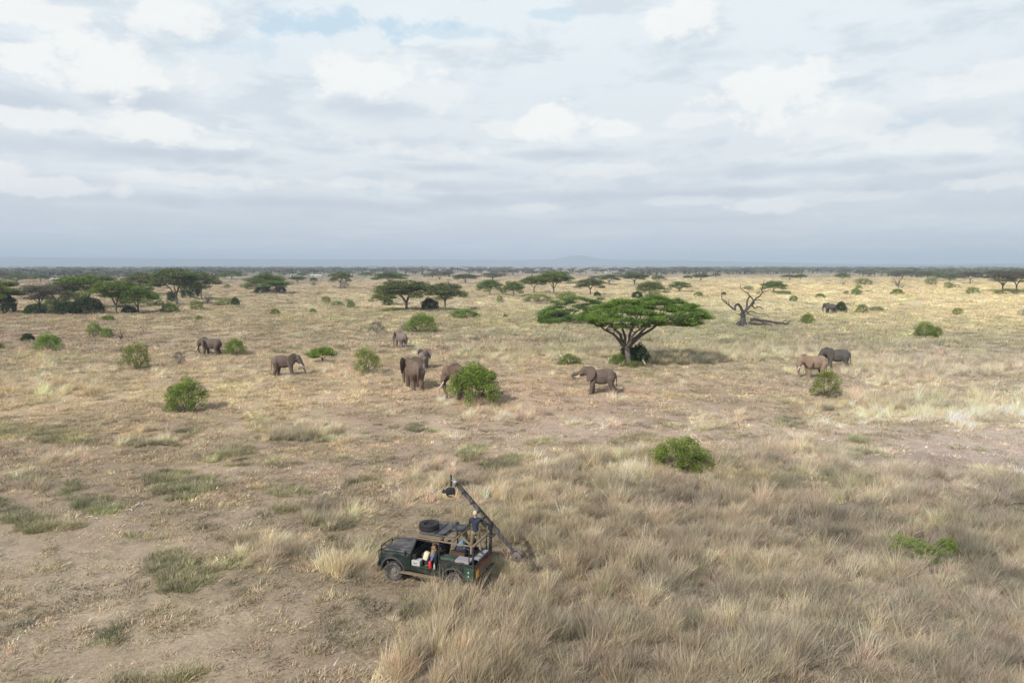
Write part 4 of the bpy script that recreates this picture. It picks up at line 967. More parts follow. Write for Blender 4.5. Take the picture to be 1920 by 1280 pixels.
    bd = MB(); bd.box((-1.52, 0, 1.05), (1.5, 1.5, .06), None, .01); bd.box((-1.52, -.30, 1.13), (1.3, 1.0, .10), None, .02); bd.build('load_bed', M['inner'], t)
    # running gear
    ax = MB(); ax.tube([(1.4, -.7, .40), (1.4, .7, .40)], .05, 8); ax.tube([(-1.4, -.7, .40), (-1.4, .7, .40)], .05, 8); ax.box((-.1, .32, .48), (4.1, .09, .13)); ax.box((-.1, -.32, .48), (4.1, .09, .13)); ax.box((0, 0, .46), (.7, .5, .2), None, .04)
    ax.build('chassis', M['inner'], t)
    for x in (1.4, -1.4):
        for s in (1, -1):
            wh = treads(tyre_mb('y', (0, 0, 0)), 'y', (0, 0, 0)); o = wh.build('wheel', M['rubber'], t, True); o.location = (x, s * .76, .40)
            rm = MB().lathe([(.215, s * -.10), (.225, s * .085), (.205, s * .095), (.19, s * .03), (.12, s * .02), (.10, s * .065), (.05, s * .075), (.0, s * .078)], (0, 0, 0), 'y', 24)
            for k in range(6): a = k * math.pi / 3; rm.box((.155 * math.cos(a), s * .032, .155 * math.sin(a)), (.045, .03, .045), (0, -a, 0), .006)
            rm.build('rim', M['rim'], o, True)
    # mirrors
    for s in (1, -1):
        m_ = MB(); m_.tube([(.66, s * .84, 1.26), (.72, s * 1.0, 1.30)], .012, 6); m_.box((.72, s * 1.04, 1.36), (.03, .13, .2), None, .01); m_.build('mirror', M['black'], t)
    for cx in (1.4, -1.4):
        for s in (1, -1): q = cw(cx, s * .8, 0); clear_discs.append((q.x, q.y, .30))
    for x in np.arange(-2.1, 2.2, .35):
        for y in (-.5, 0, .5): q = cw(x, y, 0); clear_discs.append((q.x, q.y, .42))
    return t
def on_truck(name, label, cat, p, rz=0.0):
    q = cw(*p); return thing(name, label, cat, (q.x, q.y, q.z), CH + rz)
def loads():
    tt = on_truck('spare_tyre', 'black spare tyre lying flat on the truck roof rack', 'tyre', (.14, .05, 2.25)); treads(tyre_mb('z', (0, 0, 0), .40, .25), 'z', (0, 0, 0), .40, .25).build('tread_ring', M['rubberc'], tt, True)
    MB().lathe([(.225, -.06), (.225, .05), (.19, .02), (.12, .0), (.08, .05), (0, .055)], (0, 0, 0), 'z', 24).build('rim', M['inner'], tt, True)
    def case(name, label, cat, p, size, mat, rz=0.0, lidmat=None, handle=True):
        o = on_truck(name, label, cat, p, rz); MB().box((0, 0, size[2] * .39), (size[0], size[1], size[2] * .78), None, .015).build('base', mat, o)
        MB().box((0, 0, size[2] * .90), (size[0] + .012, size[1] + .012, size[2] * .20), None, .015).build('lid', lidmat or mat, o)
        if handle: MB().tube([(-size[0] * .15, size[1] * .5 + .01, size[2] * .6), (-size[0] * .15, size[1] * .5 + .04, size[2] * .6), (size[0] * .15, size[1] * .5 + .04, size[2] * .6), (size[0] * .15, size[1] * .5 + .01, size[2] * .6)], .008, 6).build('handle', M['black'], o)
    case('green_case', 'flat green case on the near rim of the truck load bed', 'case', (-1.08, .66, 1.245), (.62, .34, .12), M['greenl'])
    case('grey_case', 'flat pale grey case behind the green case at the near rim', 'case', (-1.72, .62, 1.245), (.62, .44, .10), M['greyc'])
    case('equipment_case', 'dark brown equipment case in the middle of the load bed', 'case', (-1.25, .22, 1.19), (.62, .40, .22), M['leather'], .2)
    case('white_box', 'white plastic box on the floor behind the front wing', 'box', (.40, .66, .785), (.42, .30, .22), M['white'])
    case('silver_case', 'pale grey case at the tail end of the load bed', 'case', (-2.10, -.20, 1.19), (.24, .95, .09), M['greyc'])
    bt = on_truck('fire_extinguisher', 'bright red bottle standing at the open side of the truck', 'extinguisher', (-.28, .80, .79)); MB().lathe([(.055, 0), (.06, .02), (.06, .24), (.045, .29), (.02, .31)], (0, 0, 0), 'z', 16).build('cylinder', M['red'], bt, True); MB().lathe([(.02, .31), (.025, .34), (.02, .36)], (0, 0, 0), 'z', 10).tube([(0, 0, .35), (.06, 0, .34)], .008, 6).build('valve', M['black'], bt)
    bk = on_truck('water_bottle', 'small white water bottle beside the red extinguisher', 'bottle', (-.48, .80, .79)); MB().lathe([(.035, 0), (.04, .01), (.04, .16), (.02, .20), (.02, .22)], (0, 0, 0), 'z', 14).build('bottle_body', M['white'], bk, True); MB().lathe([(.022, .22), (.022, .245)], (0, 0, 0), 'z', 12).build('cap', M['greyc'], bk)
    bg_ = on_truck('backpack', 'cream backpack hanging behind the front seat', 'bag', (.02, .52, .98)); MB().box((0, 0, .18), (.24, .24, .36), (R(8), R(-14), 0), .07).build('sack', M['bagc'], bg_, True); MB().tube([(.08, .1, .34), (.16, .1, .22), (.10, .1, .06)], .014, 6).tube([(.08, -.1, .34), (.16, -.1, .22), (.10, -.1, .06)], .014, 6).build('strap', M['tan'], bg_)
    cb = on_truck('camera_bag', 'tan and dark leather seat bag by the crane operator on the roof opening', 'bag', (-1.25, -.62, 1.62), .1); MB().box((0, 0, .20), (.42, .34, .40), None, .06).build('bag_body', M['tanp'], cb, True); MB().box((-.24, 0, .22), (.12, .34, .34), None, .05).build('bag_pocket', M['leather'], cb, True); MB().tube([(-.15, 0, .40), (-.1, 0, .48), (.1, 0, .48), (.15, 0, .40)], .014, 6).build('strap', M['leather'], cb)
    st = on_truck('platform_seat', 'dark padded bench under the crane operator in the rear of the truck', 'seat', (-1.30, -.62, 1.19)); MB().box((0, 0, .18), (.55, .55, .36), None, .04).build('bench_base', M['inner'], st); MB().box((0, 0, .39), (.57, .57, .07), None, .03).build('cushion', M['leather'], st, True)
M['bagc'] = paint('cream_canvas', (.62, .56, .42), .9, var=.12, scale=6)
def crane():
    t = on_truck('camera_crane', 'long black camera crane with round counterweights tilted over the rear of the truck', 'camera crane', (-2.4, -.5, 2.0))
    O = Vector((-2.4, -.5, 2.0)); P0 = Vector((-2.40, -.49, 2.48)) - O; Hd = Vector((-.86, -.37, 4.07)) - O; Tl = Vector((-3.50, -.58, 1.32)) - O
    d = (Hd - Tl).normalized(); sd_ = d.cross(Vector((0, 0, 1))).normalized(); up = sd_.cross(d)
    # arm: lattice box beam, fatter round the pivot
    a = MB(); L = (Hd - Tl).length
    for (s, u) in ((1, 1), (1, -1), (-1, 1), (-1, -1)): a.tube([Tl + sd_ * s * .03 + up * u * .04, P0 + sd_ * s * .055 + up * u * .06 , Hd + sd_ * s * .035 + up * u * .035], .013, 6)
    n = 30
    for i in range(n):
        t0, t1 = i / n, (i + 1) / n; w0 = .034 + .02 * (1 - abs(t0 - .4) / .6); p, q = Tl.lerp(Hd, t0), Tl.lerp(Hd, t1)
        for s in (1, -1):
            z0 = 1 if i % 2 else -1; a.tube([p + sd_ * s * w0 + up * z0 * w0 * 1.1, q + sd_ * s * w0 - up * z0 * w0 * 1.1], .009, 4)
        a.tube([p + sd_ * w0 + up * w0, p - sd_ * w0 + up * w0], .009, 4)
    a.build('arm', M['steel'], t)
    b = MB()
    for k in (.40, .52, .60, .72, .86, .97): c = Tl.lerp(Hd, k); b.add([c + sd_ * x * .08 + up * y * .085 + d * z * .03 for x in (-1, 1) for y in (-1, 1) for z in (-1, 1)], [(0, 1, 3, 2), (4, 6, 7, 5), (0, 4, 5, 1), (2, 3, 7, 6), (0, 2, 6, 4), (1, 5, 7, 3)])
    b.tube([Tl.lerp(Hd, .30) + up * .12, Tl.lerp(Hd, .98) + up * .10], .022, 6); b.tube([Tl.lerp(Hd, .38) + sd_ * .10, Tl.lerp(Hd, .64) + sd_ * .10], .035, 6); b.build('clamp', M['black'], t)
    pv = MB(); pv.tube([(0, 0, .02), (0, 0, .36)], .07, 12); pv.box((0, 0, .03), (.34, .34, .05), None, .01); pv.box(P0 + Vector((0, .10, -.06)), (.16, .04, .30), None, .01); pv.box(P0 + Vector((0, -.10, -.06)), (.16, .04, .30), None, .01); pv.tube([P0 + Vector((0, .16, 0)), P0 - Vector((0, .16, 0))], .035, 10); pv.box(P0 + Vector((.22, .12, .02)), (.24, .12, .16), (0, R(-40), 0), .02)
    pv.build('pivot_head', M['black'], t)
    pe = MB().tube([(0, 0, .0), (.02, .02, -.80)], .06, 10).build('pedestal', M['black'], t, True)
    for k, s in enumerate((1, -1)):
        c = Tl - d * .06 + sd_ * s * .11; w_ = MB().lathe([(0, -.055), (.17, -.055), (.20, -.035), (.20, .035), (.17, .055), (.0, .055)], (0, 0, 0), 'z', 26).build('counterweight', M['weight'], t, True); w_.location = c; w_.rotation_euler = sd_.to_track_quat('Z', 'Y').to_euler()
    bx = MB().tube([Tl - d * .06 + sd_ * .20, Tl - d * .06 - sd_ * .20], .035, 10); bx.box(Tl + d * .10, (.16, .14, .16), None, .01); bx.build('weight_axle', M['black'], t)
    hd = MB(); hd.box(Hd + d * .02, (.13, .13, .10), None, .01); hd.tube([Hd + sd_ * .08, Hd + d * .26 + sd_ * .10 + Vector((0, 0, .02))], .018, 6); hd.tube([Hd - sd_ * .08, Hd + d * .26 - sd_ * .10 + Vector((0, 0, .02))], .018, 6); hd.build('nose_bracket', M['alu'], t)
    e = Hd + Vector((.14, .08, .06)); nb = MB(); nb.tube([Hd + Vector((.03, 0, .02)), e], .03, 8); nb.tube([e + Vector((-.03, .05, .28)), e, e + Vector((0, 0, -.22))], .035, 8); nb.tube([e + Vector((.03, -.04, .28)), e + Vector((0, 0, .04))], .02, 6); nb.build('drop_post', M['black'], t)
    c = e + Vector((.0, .06, -.42)); cm = MB(); cm.box(c, (.38, .22, .22), (0, R(6), R(20)), .04); cm.box(c + Vector((-.06, .02, .12)), (.22, .16, .12), (0, R(6), R(20)), .03); cm.lathe([(.07, 0), (.075, .14), (.09, .16)], c + Vector((.15, .05, 0)), 'x', 14)
    for k in range(3): aa = k * 2.1; cm.tube([c + Vector((.19 * math.cos(aa + i * .3), .06, .19 * math.sin(aa + i * .3))) for i in range(6)], .028, 6)
    cm.tube([c + Vector((0, 0, .20)), c + Vector((-.2, .05, .08)), c + Vector((-.22, .08, -.1))], .022, 6); cm.build('stabilised_camera', M['inner'], t)
    return t
M['weight'] = paint('weight_iron', (.13, .10, .085), .7, var=.3, scale=5)
def crew():
    # operator: standing in the rear, back turned to the camera, both hands up on the crane
    yaw = CH - R(62)          # he faces away from the camera and a little towards the crane
    J = dict(pelvis=(0, 0, .93), chest=(.03, 0, 1.28), neck=(.05, 0, 1.50), head=(.08, 0, 1.63), shL=(.05, .18, 1.42), shR=(.01, -.18, 1.42), elL=(.24, .20, 1.22), wrL=(.44, .04, 1.36), elR=(.20, -.30, 1.22), wrR=(.40, -.36, 1.34),
             hipL=(0, .09, .90), hipR=(0, -.09, .90), knL=(.05, .14, .50), anL=(-.02, .17, .09), toL=(.14, .20, .04), knR=(.07, -.16, .50), anR=(-.02, -.20, .09), toR=(.14, -.24, .04), face=(1, 0, -.1))
    q = cw(-1.80, -.30, 1.13)
    person('crane operator standing in the truck in navy shirt, khaki trousers and pale cap', q, yaw, J, cloth('navy_shirt', (.022, .028, .052)), cloth('khaki_trousers', (.20, .165, .10)), SKINL, hat=cloth('pale_cap', (.46, .42, .34)), parent_scale=1.07)
    sit = dict(pelvis=(0, 0, .12), chest=(.06, 0, .50), neck=(.10, 0, .70), head=(.14, 0, .84), shL=(.06, .18, .62), shR=(.06, -.18, .62), elL=(.20, .26, .40), wrL=(.40, .18, .42), elR=(.20, -.26, .40), wrR=(.40, -.16, .44),
               hipL=(.02, .09, .12), hipR=(.02, -.09, .12), knL=(.44, .13, .17), anL=(.46, .15, -.20), toL=(.60, .16, -.25), knR=(.44, -.13, .17), anR=(.46, -.15, -.20), toR=(.60, -.16, -.25))
    def P(label, p, rz, ch, **kw):
        J2 = dict(sit); J2.update(ch); qq = cw(*p); person(label, qq, CH + rz, J2, **kw)
    P('seated person in tan jacket and cap leaning back behind the windscreen', (-.20, .42, .98), R(-150), dict(chest=(.10, .04, .50), head=(.20, .04, .83), neck=(.14, .04, .69)), shirt=cloth('tan_jacket', (.24, .165, .085)), trouser=cloth('dark_trousers', (.03, .03, .035)), hat=cloth('olive_cap', (.16, .15, .10)))
    P('driver in dark clothes at the steering wheel on the far side of the truck', (-.20, -.42, .98), 0, {}, shirt=cloth('dark_shirt', (.035, .032, .032)), trouser=cloth('grey_trousers', (.07, .07, .075)), hair=M['inner'])
    P('seated person in blue jeans and black top in the open side of the truck', (-.62, .22, 1.02), R(20), dict(elL=(.16, .28, .36), wrL=(.30, .30, .56), knL=(.40, .20, .22), anL=(.56, .34, -.12), toL=(.70, .38, -.14)), shirt=cloth('black_top', (.02, .02, .024)), trouser=cloth('blue_jeans', (.075, .13, .25)), skin=SKINL, hair=M['leather'])
    P('person in light blue shirt bent over the cases in the load bed', (-1.02, -.30, 1.22), R(-170), dict(chest=(.22, 0, .40), neck=(.38, 0, .52), head=(.50, 0, .56), shL=(.26, .18, .46), shR=(.26, -.18, .46), elL=(.34, .24, .24), wrL=(.52, .18, .12), elR=(.34, -.24, .24), wrR=(.52, -.16, .12), knL=(.38, .20, .20), anL=(.30, .26, .03), toL=(.44, .28, .02), knR=(.38, -.20, .20), anR=(.30, -.26, .03), toR=(.44, -.28, .02)), shirt=cloth('light_blue_shirt', (.16, .24, .34)), trouser=cloth('navy_trousers', (.03, .04, .07)), hair=M['leather'])

# ------------------------------------------------------------------ place the animals, the truck and its crew
elephant(397, 665, 31, 180, 'mid', 'grey elephant with long pale tusk walking left, a round green bush right behind its tail', (14, 6), [(.85, .60), (.87, .44), (.85, .30), (.83, .20)], (.10, -.06, .05, -.05), (.85, .15), 1.25)
elephant(534, 704, 38, 3, 'mid', 'elephant facing right, trunk lowered into the grass, left of a small flat topped tree', (6, 0), [(.89, .60), (.96, .44), (1.03, .28), (1.09, .14)], (-.02, .10, .06, -.05), (.15, .55), 1.15)
elephant(752, 652, 29, 128, 'pink', 'dusty grey elephant seen half from behind below the round green bush, farthest of the herd', (4, 10), None, (.05, -.04, .06, -.04), (.7, .5), .0)
elephant(794, 690, 33, 84, 'pink', 'pale elephant seen straight from behind, directly beyond the largest brown elephant', (4, 0), None, (.02, -.05, .04, -.04), (.8, .8), 0.0, .10)
elephant(777, 729, 54, 113, 'brown', 'largest brown elephant seen from behind with dark left ear spread and heavy rump', (2, 22), [(.84, .62), (.86, .44), (.86, .28), (.84, .14)], (.06, -.05, .05, -.06), (1.1, .7), 1.0, .06)
elephant(879, 746, 62, 200, 'brown', 'red brown elephant facing left, its body mostly hidden by the big round bush', (16, -24), [(.84, .60), (.86, .44), (.85, .26), (.88, .13)], (.03, -.06, .0, .0), (.80, .12), 1.0)
elephant(1126, 737, 47, 180, 'mid', 'elephant with trunk curled up, walking left in front of the large umbrella acacia', (-16, -4), [(.93, .64), (1.03, .60), (1.07, .52), (.99, .47), (.93, .50)], (.10, -.02, -.12, -.20), (.55, .12), .85)
elephant(1526, 707, 42, 190, 'tan', 'light tan elephant facing left behind the small bush at the right', (14, -4), [(.83, .60), (.85, .44), (.84, .28), (.84, .14)], (.03, -.08, .05, -.06), (.8, .12), .9)
elephant(1568, 691, 38, 168, 'grey', 'dark grey elephant just behind the light tan one', (0, 16), None, (.05, -.05, -.10, -.22), (.4, .12), 0.0)
elephant(1556, 587, 18.5, 118, 'grey', 'far dark elephant seen from behind beside a dark round bush', (8, 0), None, (0, 0, 0, 0), (.6, .6), 0.0)
vehicle(); loads(); crane(); crew()

# ------------------------------------------------------------------ lone dead tree and fallen log
def dead_tree():
    g = G(1391, 611); k = mpp(611); r_ = random.Random(8)
    def pl(z, dy0=0.0, dy1=0.0):
        n = len(z); o_ = []
        for i, (zx, zy) in enumerate(z):
            px, py = 1340 + zx / 11.64, 520 + zy / 11.64; o_.append(Vector(((px - 1391) * k, dy0 + (dy1 - dy0) * i / max(1, n - 1) + (r_.uniform(-.2, .2) if i else 0), max(.05, (611.5 - py) * k))))
        out_ = [o_[0]]
        for i in range(1, n): out_ += [o_[i - 1].lerp(o_[i], .5) + Vector((r_.uniform(-.07, .07), 0, r_.uniform(-.07, .07))), o_[i]]
        return out_
    def tp(p, r0, r1): return [r0 + (r1 - r0) * i / (len(p) - 1) for i in range(len(p))]
    t = thing('dead_tree', 'bare dark dead tree with twisted upswept limbs right of the umbrella acacia', 'dead tree', (g.x, g.y, gz(g.x, g.y)))
    mb = MB(); z = pl([(615, 1075), (612, 960), (618, 880), (630, 800)]); mb.tube(z, [.85, .75, .62, .55, .5, .45, .36], 12)
    for i in range(7):
        a = i * .9; mb.tube([Vector((0, 0, .9)) + Vector((math.cos(a) * .6, math.sin(a) * .6, 0)), Vector((math.cos(a) * 1.2, math.sin(a) * 1.1, .1)), Vector((math.cos(a) * 1.7, math.sin(a) * 1.5, -.1))], [.34, .24, .1], 7)
    mb.build('trunk', M['dead'], t, True)
    for z, r0, r1, a, b in (([(575, 840), (590, 740), (540, 650), (480, 590), (430, 590), (395, 640), (395, 700), (330, 670), (260, 620), (190, 565), (130, 530), (80, 480), (60, 400), (52, 250)], .34, .05, 0, -2.5),
        ([(190, 565), (175, 510), (120, 490), (70, 488)], .10, .04, -1.6, -2.3), ([(260, 620), (255, 560), (245, 505), (285, 492)], .09, .04, -1.4, -1.0),
        ([(600, 790), (680, 690), (700, 620), (720, 500), (760, 440), (800, 430), (740, 360), (650, 300), (590, 240), (605, 165)], .26, .05, 0, 2.0),
        ([(650, 740), (760, 640), (850, 580), (872, 530), (840, 470), (800, 430)], .22, .12, 0, 1.4), ([(660, 760), (780, 600), (810, 520), (870, 460), (940, 400), (990, 340), (965, 260), (990, 160), (995, 70)], .26, .05, 0, -1.2),
        ([(990, 320), (1060, 300), (1130, 265), (1200, 310), (1240, 305)], .10, .04, -.9, -1.6), ([(990, 335), (1030, 372), (1060, 350)], .08, .03, -.9, -.4), ([(800, 620), (860, 685), (940, 650), (1010, 650), (1050, 690), (1110, 705)], .16, .05, 0, 1.2),
        ([(690, 780), (760, 740), (840, 760), (900, 790), (960, 790)], .18, .05, 0, -1.5), ([(860, 510), (940, 495), (1020, 520)], .11, .04, -.4, .6), ([(560, 830), (500, 795), (430, 795)], .12, .05, 0, -1),
        ([(960, 790), (1060, 790), (1100, 830), (1095, 900)], .06, .03, -1.5, -1.8), ([(740, 330), (760, 300), (740, 275)], .05, .03, 1.2, 1), ([(700, 800), (780, 830), (900, 860)], .12, .04, 0, -1.8)):
        p = pl(z, a, b); MB().tube(p, tp(p, r0, r1), 7).build('branch', M['dead'], t, True)
    l = thing('fallen_log', 'long fallen grey log with broken branches lying right of the dead tree', 'log', (g.x, g.y, gz(g.x, g.y)))
    mb = MB(); p = pl([(770, 955), (850, 940), (960, 960), (1150, 985), (1400, 1015), (1540, 1035)], 0, -2); mb.tube([q + Vector((0, 0, .25)) for q in p], tp(p, .40, .16), 9); mb.build('log_trunk', M['dead'], l, True)
    for z, r0, r1, a, b in (([(1000, 985), (1150, 1020), (1250, 1090)], .2, .08, -.8, -2.6), ([(1250, 1010), (1450, 1045), (1520, 1090)], .2, .1, -1.4, -3), ([(1400, 1000), (1440, 950), (1500, 920), (1520, 945)], .12, .05, -1.8, -1.2), ([(1470, 1020), (1560, 950), (1620, 940)], .1, .04, -1.8, -.8), ([(840, 1000), (870, 1060), (930, 1095)], .15, .06, 0, -2), ([(760, 1040), (800, 1060), (860, 1075)], .2, .08, 0, -1.2), ([(700, 980), (900, 1010), (1080, 1020)], .25, .1, -1, -1.6)):
        p = pl(z, a, b); MB().tube(p, tp(p, r0, r1), 7).build('branch', M['dead'], l, True)
dead_tree()

# ------------------------------------------------------------------ trees
for a in (
 (-3, 588, -46, 36, 527, 0, 'green acacia cut off by the left edge of the picture'),
 (73, 586, 40, 118, 534, 2, 'thin grey brown acacia with leaning trunk, second from the left edge'),
 (106, 582, 72, 152, 532, 2, 'dark twiggy grey acacia standing over the dark thicket at the left'),
 (160, 578, 118, 232, 517, 0, 'broad green acacia rising behind the dark thicket at the left'),
 (219, 589, 172, 262, 528, 0, 'green flat crowned acacia right of the thicket, dark bush at its foot'),
 (262, 588, 214, 296, 534, 5, 'green acacia on a bent leaning trunk beside a dark round bush'),
 (336, 572, 272, 372, 505, 4, 'tallest grey green acacia of the left group, fallen branch below it'),
 (376, 562, 342, 421, 512, 1, 'green acacia at the right end of the left group'),
 (266, 553, 232, 312, 513, 1, 'acacia half hidden between the trees of the left group'),
 (500, 549, 460, 542, 513, 5, 'dense green acacia standing alone on dark brushwood, right of the left group'),
 (516, 551, 488, 544, 526, 0, 'low lobe crowned acacia in front of the dense green one'),
 (637, 541, 618, 664, 510, 1, 'tall slim trunked acacia with grey bush at its foot, left of centre'),
 (558, 531, 542, 575, 518, 4, 'small far acacia with pale stems between the dense green one and the slim one'),
 (588, 533, 581, 597, 520, 1, 'tiny far acacia with a green ball of leaves under it'),
 (733, 536, 694, 762, 511, 4, 'dark green acacia just behind the wide one left of centre'),
 (765, 582, 700, 815, 527, 4, 'wide olive umbrella acacia with fanning limbs, left of centre'),
 (724, 572, 691, 740, 545, 5, 'low spreading acacia touching the wide olive one on its left'),
 (828, 583, 806, 888, 531, 1, 'acacia on a thin leaning trunk right of the wide olive one'),
 (824, 526, 799, 851, 509, 2, 'grey green acacia clump far behind the leaning one'),
 (872, 531, 848, 898, 514, 4, 'flat far acacia with pale stems right of the grey green clump'),
 (918, 553, 893, 946, 525, 5, 'dense dark green round crowned tree near the centre'),
 (962, 556, 942, 986, 528, 5, 'dense dark green tree touching the round one on its right'),
 (1037, 552, 1003, 1077, 510, 0, 'bright green umbrella acacia with two leaning trunks above the big one'),
 (1000, 549, 975, 1032, 519, 0, 'green acacia filling the gap left of the bright umbrella acacia'),
 (1105, 553, 1079, 1141, 522, 1, 'olive acacia with forked open trunk right of the bright umbrella acacia'),
 (1142, 534, 1121, 1163, 515, 4, 'small flat acacia with a V shaped trunk'),
 (1190, 534, 1163, 1216, 512, 4, 'grey green flat acacia in a row right of the V trunked one'),
 (924, 527, 896, 952, 512, 2, 'grey far acacia behind the dense dark green tree'),
 (1222, 556, 1185, 1244, 528, 5, 'low dark many lobed tree right above the crown of the large acacia'),
 (1274, 547, 1254, 1295, 528, 5, 'rounded olive tree standing alone on the pale grass'),
 (1315, 528, 1296, 1328, 513, 4, 'small dark trunked far acacia left above the dead tree'),
 (1343, 522, 1331, 1352, 513, 2, 'small far acacia just right of the dark trunked one'),
 (1452, 548, 1424, 1473, 527, 5, 'flat green acacia with thick foot right behind the dead tree'),
 (1480, 525, 1463, 1498, 515, 1, 'far green tree left of a gap right of the dead tree'),
 (1501, 526, 1488, 1512, 514, 0, 'far green acacia right end of a short row'),
 (1579, 524, 1565, 1593, 512, 5, 'lone far rounded acacia on the pale plain above the far dark elephant'),
 (1692, 524, 1666, 1716, 507, 2, 'wide brown grey acacia far right behind a bare shrubby tree'),
 (1738, 522, 1722, 1762, 508, 5, 'blue green far tree right of the wide brown grey acacia'),
 (1780, 527, 1758, 1806, 514, 5, 'far leafy tree left of the paired acacias at the right'),
 (1818, 532, 1800, 1840, 509, 2, 'grey acacia left behind the paired acacias at the right'),
 (1884, 547, 1833, 1908, 507, 2, 'tall umbrella acacia with sinuous trunk at the far right'),
 (1901, 547, 1880, 1946, 508, 2, 'umbrella acacia beside the sinuous one, cut by the right edge'),
 (1118, 528, 1100, 1136, 517, 2, 'small grey acacia behind the olive forked one'),
 (1235, 527, 1222, 1250, 516, 5, 'small far tree right of the flat row'),
 (1290, 526, 1280, 1300, 516, 1, 'small far tree left of the dark trunked acacia'),
 (686, 519, 672, 700, 510, 5, 'far blue green tree right of the slim trunked acacia'),
 (437, 523, 405, 455, 508, 5, 'far grey tree clump right behind the left group'),
 (75, 530, 62, 95, 515, 1, 'far acacia on a dark stem left, in front of the white tower'),
 (35, 530, 2, 52, 514, 5, 'far dark tree clump at the left edge below the horizon')):
    acacia(*a)

def lobe_tree():
    g = G(1068, 606); k = mpp(606); r_ = random.Random(6); pads = []
    for px in np.arange(1016, 1128, 8.5):
        for dy in (-3.2, -1.0, 1.4, 3.6):
            u = (px - 1016) / 110; t = np.interp(px, [1016, 1035, 1060, 1090, 1128], [588, 570, 560, 556, 560]) + r_.uniform(-2, 3); q = np.interp(px, [1016, 1060, 1128], [602, 604, 598])
            f = {-3.2: .8, -1.0: .45, 1.4: .08, 3.6: .3}[dy] + r_.uniform(-.12, .12); pads.append(((px - 1068) * k, dy, (606 - (t + (q - t) * max(f, 0))) * k, 1.55, 1.4, .6))
    tm, cm = acacia_mesh('lobe_tree', 6, 5, 44, 38000, .2, pads=pads, fork=.2, tr=.28, limbs=[((1035 - 1068) * k, 0, 2.6), ((1060 - 1068) * k, 1, 3.6), ((1095 - 1068) * k, 0, 3.8), ((1115 - 1068) * k, -1, 3.4)], mat='acM', bark='barkd', shell=.25)
    place('acacia_tree', (('trunk', tm), ('crown', cm)), 'green low spreading acacia joining the left side of the large crown', 'tree', (g.x, g.y, gz(g.x, g.y)))
lobe_tree()

